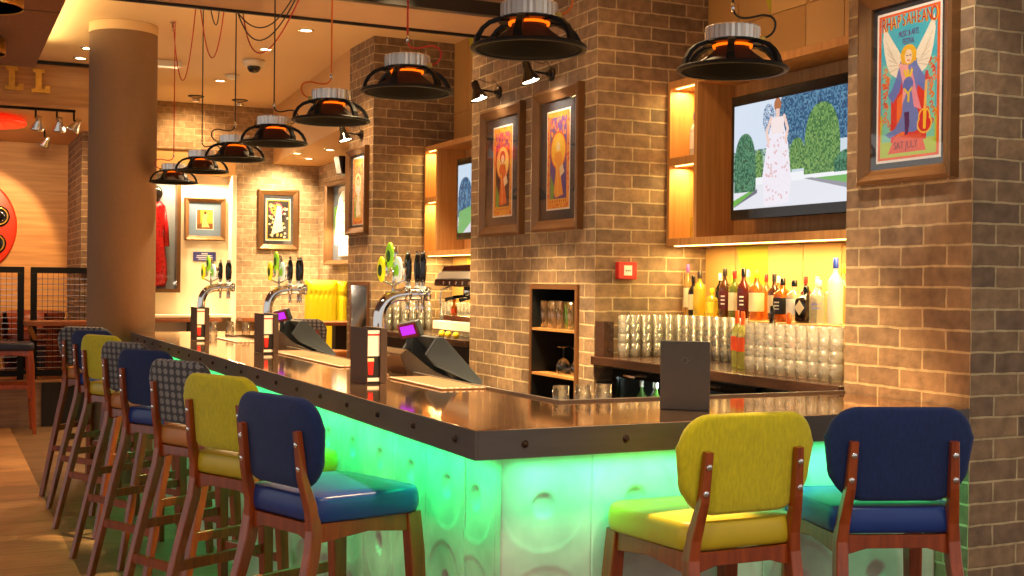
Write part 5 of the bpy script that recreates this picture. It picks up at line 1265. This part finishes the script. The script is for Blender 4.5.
# ================================================================== FAR BACK: DISPLAY RECESS AND BOOTH
t = thing('display_case', 'glazed grey-blue display case with dark frame, half hidden by the column', 'display case', mw=frame_mw((1.90, 12.139, 1.815), *SOUTH))
W_, H_ = .44, 1.19
b = MB(); b.box(-W_ / 2, W_ / 2, -H_ / 2, H_ / 2, 0, .008); b.build('backing', M['case'], t)
prof = [(0, 0), (0, .13), (.035, .13), (.035, .01)]
b = MB(); b.rings([[(sx * (W_ / 2 - a), sy * (H_ / 2 - a), h) for a, h in prof] for sx, sy in ((-1, -1), (1, -1), (1, 1), (-1, 1), (-1, -1))], True, False, False, smooth=False); b.build('frame', M['bronze_frame'], t)
b = MB(); b.box(-W_ / 2 + .03, W_ / 2 - .03, -H_ / 2 + .03, H_ / 2 - .03, .120, .122); b.build('glazing', M['pane'], t)
t = thing('mannequin', 'black mannequin bust wearing a red sequinned costume in the display case', 'mannequin', (1.905, 12.075, 1.225))
b = MB(); b.sphere((0, 0, .95), .055, (1, 1, 1.25), 20); b.lathe([(.028, .86), (.026, .9)], 14); b.build('head', M['black_gloss'], t)
R = []
for rx, ry, z in ((.05, .03, .86), (.11, .04, .82), (.115, .05, .70), (.08, .045, .58), (.10, .05, .48), (.13, .055, .28), (.145, .055, .12), (.12, .05, .06)):
    rx *= .72; R.append([(rx * (1 + .05 * math.sin(7 * a)) * math.cos(a), min(.05, ry * math.sin(a)), z + .01 * math.sin(5 * a)) for a in [2 * PI * i / 36 for i in range(36)]])
b = MB(); b.rings(R); b.tube([(.06, 0, .80), (.085, -.01, .62), (.09, -.02, .44)], [.026, .024, .028]); b.build('costume', M['sequin'], t)
t = thing('display_ledge', 'cream ledge with a brown shelf under the display recess', 'ledge', (0, 0, 0))
b = MB(); b.box(1.81, 2.595, 11.80, 12.138, .985, 1.01, .002); b.build('ledge', M['cream'], t); b = MB(); b.box(1.81, 2.46, 11.70, 12.0, .945, .975, .002); b.build('shelf', M['table'], t); b = MB(); b.box(2.20, 2.40, 11.9, 12.1, .0, .94); b.build('pedestal', M['black'], t)
t = thing('wall_shelf', 'short red-brown shelf on the tan brick wall by the recess', 'shelf', (0, 0, 0)); b = MB(); b.box(2.66, 3.05, 11.72, 11.969, .945, .985, .003); b.build('board', M['table'], t); b = MB(); b.bar([(2.9, 11.96, .85), (2.9, 11.80, .943)], [.03] * 2, [.02] * 2, (1, 0, 0)); b.build('bracket', M['black_metal'], t)
# jacket in a frame on the booth wall
t = framed('jacket_frame', 'dark-framed display of a cream jacket on the booth wall, half hidden by the far pier', frame_mw((3.47, 10.98, 1.90), *WEST), .98, .80, .045, None, mat('blue grey felt', rgb(84, 104, 122), .8), 'framed jacket', depth=.09)
b = MB(); F = lambda u, v, k: (u, v, k)
b.prism([(-.17, -.32), (.17, -.32), (.19, .0), (.17, .22), (.07, .30), (-.07, .30), (-.17, .22), (-.19, .0)], .01, .04, F, .008); b.prism([(-.17, .22), (-.26, .08), (-.30, -.2), (-.22, -.22), (-.15, .05)], .012, .038, F, .006); b.prism([(.17, .22), (.15, .05), (.22, -.22), (.30, -.2), (.26, .08)], .012, .038, F, .006)
j = b.build('jacket', M['jacket'], t)
for k in range(5):
    b = MB(); b.lathe([(.008, .04), (.006, .045), (0, .046)], 10, (0, .2 - .1 * k, 0)); b.build('button', M['brass'], j)
b = MB(); b.box(-.40, -.29, -.1, .16, .010, .014); b.build('photo', mat('green photo', rgb(80, 150, 60), .5), t)
t = thing('wall_speaker', 'black box loudspeaker under the low ceiling behind the far pier', 'loudspeaker', (3.27, 10.3, 2.36)); b = MB(); b.prism([(-.10, -.08), (.10, -.08), (.13, .08), (-.13, .08)], -.08, .08, lambda u, v, k: (u, k, v), .012); b.build('cabinet', M['black'], t); b = MB(); b.box(-.09, .09, -.085, -.081, -.07, .07); b.build('grille', M['soft_black'], t); b = MB(); b.tube([(0, 0, .08), (0, 0, .14)], .012); b.build('bracket', M['black_metal'], t)
# booth bench
t = thing('booth_bench', 'bright yellow tufted booth bench before the tan brick corner', 'bench', (0, 0, 0))
M['yellow_booth'] = mat('bright yellow vinyl', rgb(232, 214, 20), .45)
def tufted(x0, x1, z0, z1, y):
    bm = bmesh.new(); nx, nz = 60, 44; g = []
    for j in range(nz + 1):
        row = []
        for i in range(nx + 1):
            u = i / nx; v = j / nz; x = x0 + (x1 - x0) * u; z = z0 + (z1 - z0) * v
            e = min(u, 1 - u) * (x1 - x0); ez = (1 - v) * (z1 - z0)
            d = .05 * (1 - math.exp(-min(e, ez) / .025))
            for bx in (.13, .29, .45, .61, .77, .93):
                q = math.hypot((x - x0 - bx * (x1 - x0) * .95), (z - (z1 - .13))); d -= .022 * math.exp(-(q / .011) ** 2)
            if z < z1 - .13: d -= .002 * abs(math.sin(PI * ((x - x0) / (.16 * (x1 - x0)) - .8)))
            row.append(bm.verts.new((x, y - d, z)))
        g.append(row)
    for j in range(nz):
        for i in range(nx): bm.faces.new((g[j][i], g[j][i + 1], g[j + 1][i + 1], g[j + 1][i])).smooth = True
    ms = bmesh.ops.extrude_face_region(bm, geom=bm.faces[:]); 
    for v in [q for q in ms['geom'] if isinstance(q, bmesh.types.BMVert)]: v.co.y = y + .06
    m = MB(); m.bm = bm; return m
tufted(3.07, 3.36, .45, 1.355, 10.95).build('backrest', M['yellow_booth'], t); tufted(3.365, 3.46, .45, 1.345, 10.95).build('backrest', M['yellow_booth'], t)
b = MB(); b.box(3.07, 3.46, 10.48, 10.90, .30, .45, .03); b.build('seat', M['yellow_booth'], t); b = MB(); b.box(3.09, 3.45, 10.55, 11.0, 0, .30); b.build('plinth', M['black'], t)
t = thing('booth_table', 'brown booth table with black pedestal behind the dotted dining chairs', 'table', (3.14, 10.15, 0)); b = MB(); b.box(-.26, .26, -.20, .20, .97, 1.0, .004); b.build('tabletop', M['table'], t); b = MB(); b.box(-.05, .05, -.05, .05, .02, .97); b.build('pedestal', M['black'], t); b = MB(); b.lathe([(.2, 0), (.2, .012), (.05, .02)], 24); b.build('base', M['black'], t)
M['check'] = mat('brown checked cloth', rgb(112, 94, 84), .9, noise=.35, nscale=40)
ch = dup(first_dot, (2.80, 9.60, 0), math.radians(40), 'dotted high chair left of the two at the booth table'); del ch['group']
ch2 = dup(first_dot, (3.17, 9.22, 0), math.radians(72), 'dotted high chair right of the two, beside the far pier'); del ch2['group']

# ================================================================== LIGHT
def area(name, loc, sx, sy, energy, col, rot=(0, 0, 0), spread=PI):
    l = bpy.data.lights.new(name, 'AREA'); l.shape = 'RECTANGLE'; l.size = sx; l.size_y = sy; l.energy = energy; l.color = col; l.spread = spread
    o = bpy.data.objects.new(name, l); COL.objects.link(o); o.location = loc; o.rotation_euler = rot; return o
def spot(name, loc, aim, energy, col, deg=70, blend=.6, r=.03):
    l = bpy.data.lights.new(name, 'SPOT'); l.energy = energy; l.color = col; l.spot_size = math.radians(deg); l.spot_blend = blend; l.shadow_soft_size = r
    o = bpy.data.objects.new(name, l); COL.objects.link(o); o.location = loc
    o.rotation_euler = (Vector(aim) - Vector(loc)).to_track_quat('-Z', 'Y').to_euler(); return o
def point(name, loc, energy, col, r=.03):
    l = bpy.data.lights.new(name, 'POINT'); l.energy = energy; l.color = col; l.shadow_soft_size = r
    o = bpy.data.objects.new(name, l); COL.objects.link(o); o.location = loc; return o
WARM = (1.0, .62, .28); WARM2 = (1.0, .74, .42); AMB = (1.0, .72, .27); GREEN = (0, 1.0, .26)
area('light_led_front', (2.0, 2.705, .921), 1.40, .03, 2.1, (.08, 1.0, .44), (math.radians(14), 0, 0), math.radians(120))
area('light_led_side', (1.215, 5.45, .921), 0.03, 5.4, 9, GREEN, (0, math.radians(-14), 0), math.radians(115))
area('light_cabinet', (3.16, 4.03, 1.522), .05, 1.6, 8, AMB)
area('light_cabinet_far', (3.16, 7.2, 1.522), .05, 1.6, 11, AMB)
for z in (2.255, 1.895):
    area('light_cubby', (3.17, 4.77, z), .06, .16, 1.1, (1, .78, .30)); area('light_cubby', (3.17, 7.93, z), .06, .16, 1.1, (1, .78, .30))
for y, ty in ((5.26, 5.22), (5.88, 5.86)):
    spot('light_sconce', (2.585, y, 2.335), (XF, ty, 1.98), 9, (1, .86, .66), 100, .8, .02)
spot('light_sconce', (2.585, 8.27, 2.32), (XF, 8.33, 2.0), 9, (1, .86, .66), 100, .8, .02)
for x, y in ((2.248, 8.097), (2.172, 8.903), (2.169, 10.5), (.99, 9.5)):
    spot('light_down_spot', (x, y, 3.03), (x, y, 0), 60, WARM, 110, .8, .04)
for x, y in ((2.926, 10.795), (3.10, 10.351), (3.15, 11.2)):
    spot('light_down_spot', (x, y, 2.48), (x + .05, y + .15, 0), 80, WARM2, 100, .8, .04)
spot('light_wash', (3.05, 11.45, 2.47), (3.06, 11.97, 2.0), 45, WARM2, 90, .8, .03)
area('light_recess', (2.2, 11.98, 2.36), .7, .05, 20, WARM2, (math.radians(-25), 0, 0))
spot('light_wash', (2.155, 11.497, 2.98), (2.2, 11.95, 2.4), 24, WARM, 110, .8)
# downlights over the bar, their pools ending part way up the piers
for y in (3.35, 4.45, 5.25, 6.35, 7.2):
    spot('light_down_spot', (1.95, y, 3.03), (1.95, y, 0), 360, (1, .69, .33), 56, .25, .03)
for x, y in ((2.2, 4.3), (2.2, 6.6)):
    spot('light_down_spot', (x, y, 3.03), (XF, y + .1, 1.6), 22, WARM, 110, .8, .05)
for x, y, e in ((.45, 1.4, 44), (1.9, 1.0, 48), (.2, 3.6, 26), (.2, 6.5, 14)):  # unseen ceiling spots added as fill for the stools and foreground
    spot('light_down_spot', (x, y, 3.0 if x > .7 else 2.83), (x + .2, y + .4, 0), e, (1, .84, .64), 110, .8, .08)
spot('light_column_fill', (2.3, 7.9, 2.95), (1.25, 8.45, .95), 110, (1, .76, .46), 40, .6)  # added spot without a fitting, brightens the column's lower right
area('light_ceiling_fill', (.66, 8.2, 2.90), .04, 2.2, 3.5, (1, .72, .34), (0, math.radians(205), 0))  # added upward fill to brighten the ceiling; the raft has no cove
spot('light_recess', (1.95, 11.75, 2.55), (2.35, 12.14, 1.5), 30, WARM2, 80, .8)
spot('light_poster', (1.75, 2.3, 3.0), (XF, 2.9, 1.95), 60, (1, .86, .66), 26, .5)
spot('light_down_spot', (2.35, 3.75, 3.03), (2.85, 3.62, 1.1), 70, (1, .78, .5), 34, .5, .03)  # unseen spot added to brighten the right-hand tumblers
spot('light_down_spot', (2.35, 4.55, 3.03), (2.85, 4.60, 1.1), 50, (1, .78, .5), 34, .5, .03)  # second added spot, for the left-hand tumbler block
spot('light_down_spot', (2.30, 7.4, 3.03), (2.85, 7.6, 1.15), 110, (1, .78, .5), 44, .5, .03)  # third added spot, lifts the glasses in the farther bay
# lounge
for x, y in ((.70, 10.48), (.86, 10.48)):
    spot('light_track', (x, y + .06, 2.56), (x - .3, 13.0, 1.6), 36, WARM, 70, .6)
spot('light_track', (.84, 12.15, 2.58), (.2, 13.2, 1.5), 60, WARM, 74, .25)
spot('light_track', (.99, 10.5, 2.56), (1.25, 12.2, 1.5), 30, (1, .4, .15), 60, .6)
spot('light_booth', (3.25, 11.2, 1.9), (3.4, 11.6, 1.2), 24, WARM2, 120, .8)
for x, y, z, *_ in LP: point('light_pendant', (x + .01, y, z + .02), .06, (1, .35, .05), .02)

w = bpy.data.worlds.new('World'); S.world = w; w.use_nodes = True
w.node_tree.nodes['Background'].inputs[0].default_value = (1.0, .93, .86, 1); w.node_tree.nodes['Background'].inputs[1].default_value = .34

# ================================================================== CAMERA
f_, yaw, pitch, roll = 1219.32, 0.44032944, -0.00423089, 0.01133424
cy, sy = math.cos(yaw), math.sin(yaw); Fw = Vector((sy, cy, 0)); Rt = Vector((cy, -sy, 0)); Up = Vector((0, 0, 1))
F2 = Fw * math.cos(pitch) + Up * math.sin(pitch); U2 = Up * math.cos(pitch) - Fw * math.sin(pitch)
R3 = Rt * math.cos(roll) + U2 * math.sin(roll); U3 = U2 * math.cos(roll) - Rt * math.sin(roll)
cd = bpy.data.cameras.new('camera'); cd.sensor_width = 36; cd.lens = f_ / 1024 * 36; cd.clip_start = .05; cd.clip_end = 60
cam = bpy.data.objects.new('camera', cd); COL.objects.link(cam)
mw = Matrix((R3, U3, -F2)).transposed().to_4x4(); mw.translation = (0, 0, 1.35); cam.matrix_world = mw
S.camera = cam
vs = S.view_settings; vs.view_transform = 'Standard'; vs.look = 'None'; vs.gamma = 1; vs.use_curve_mapping = False; vs.exposure = 1.0
S.cycles.transparent_max_bounces = 32; S.cycles.max_bounces = 8; S.cycles.diffuse_bounces = 3; S.cycles.sample_clamp_indirect = 4
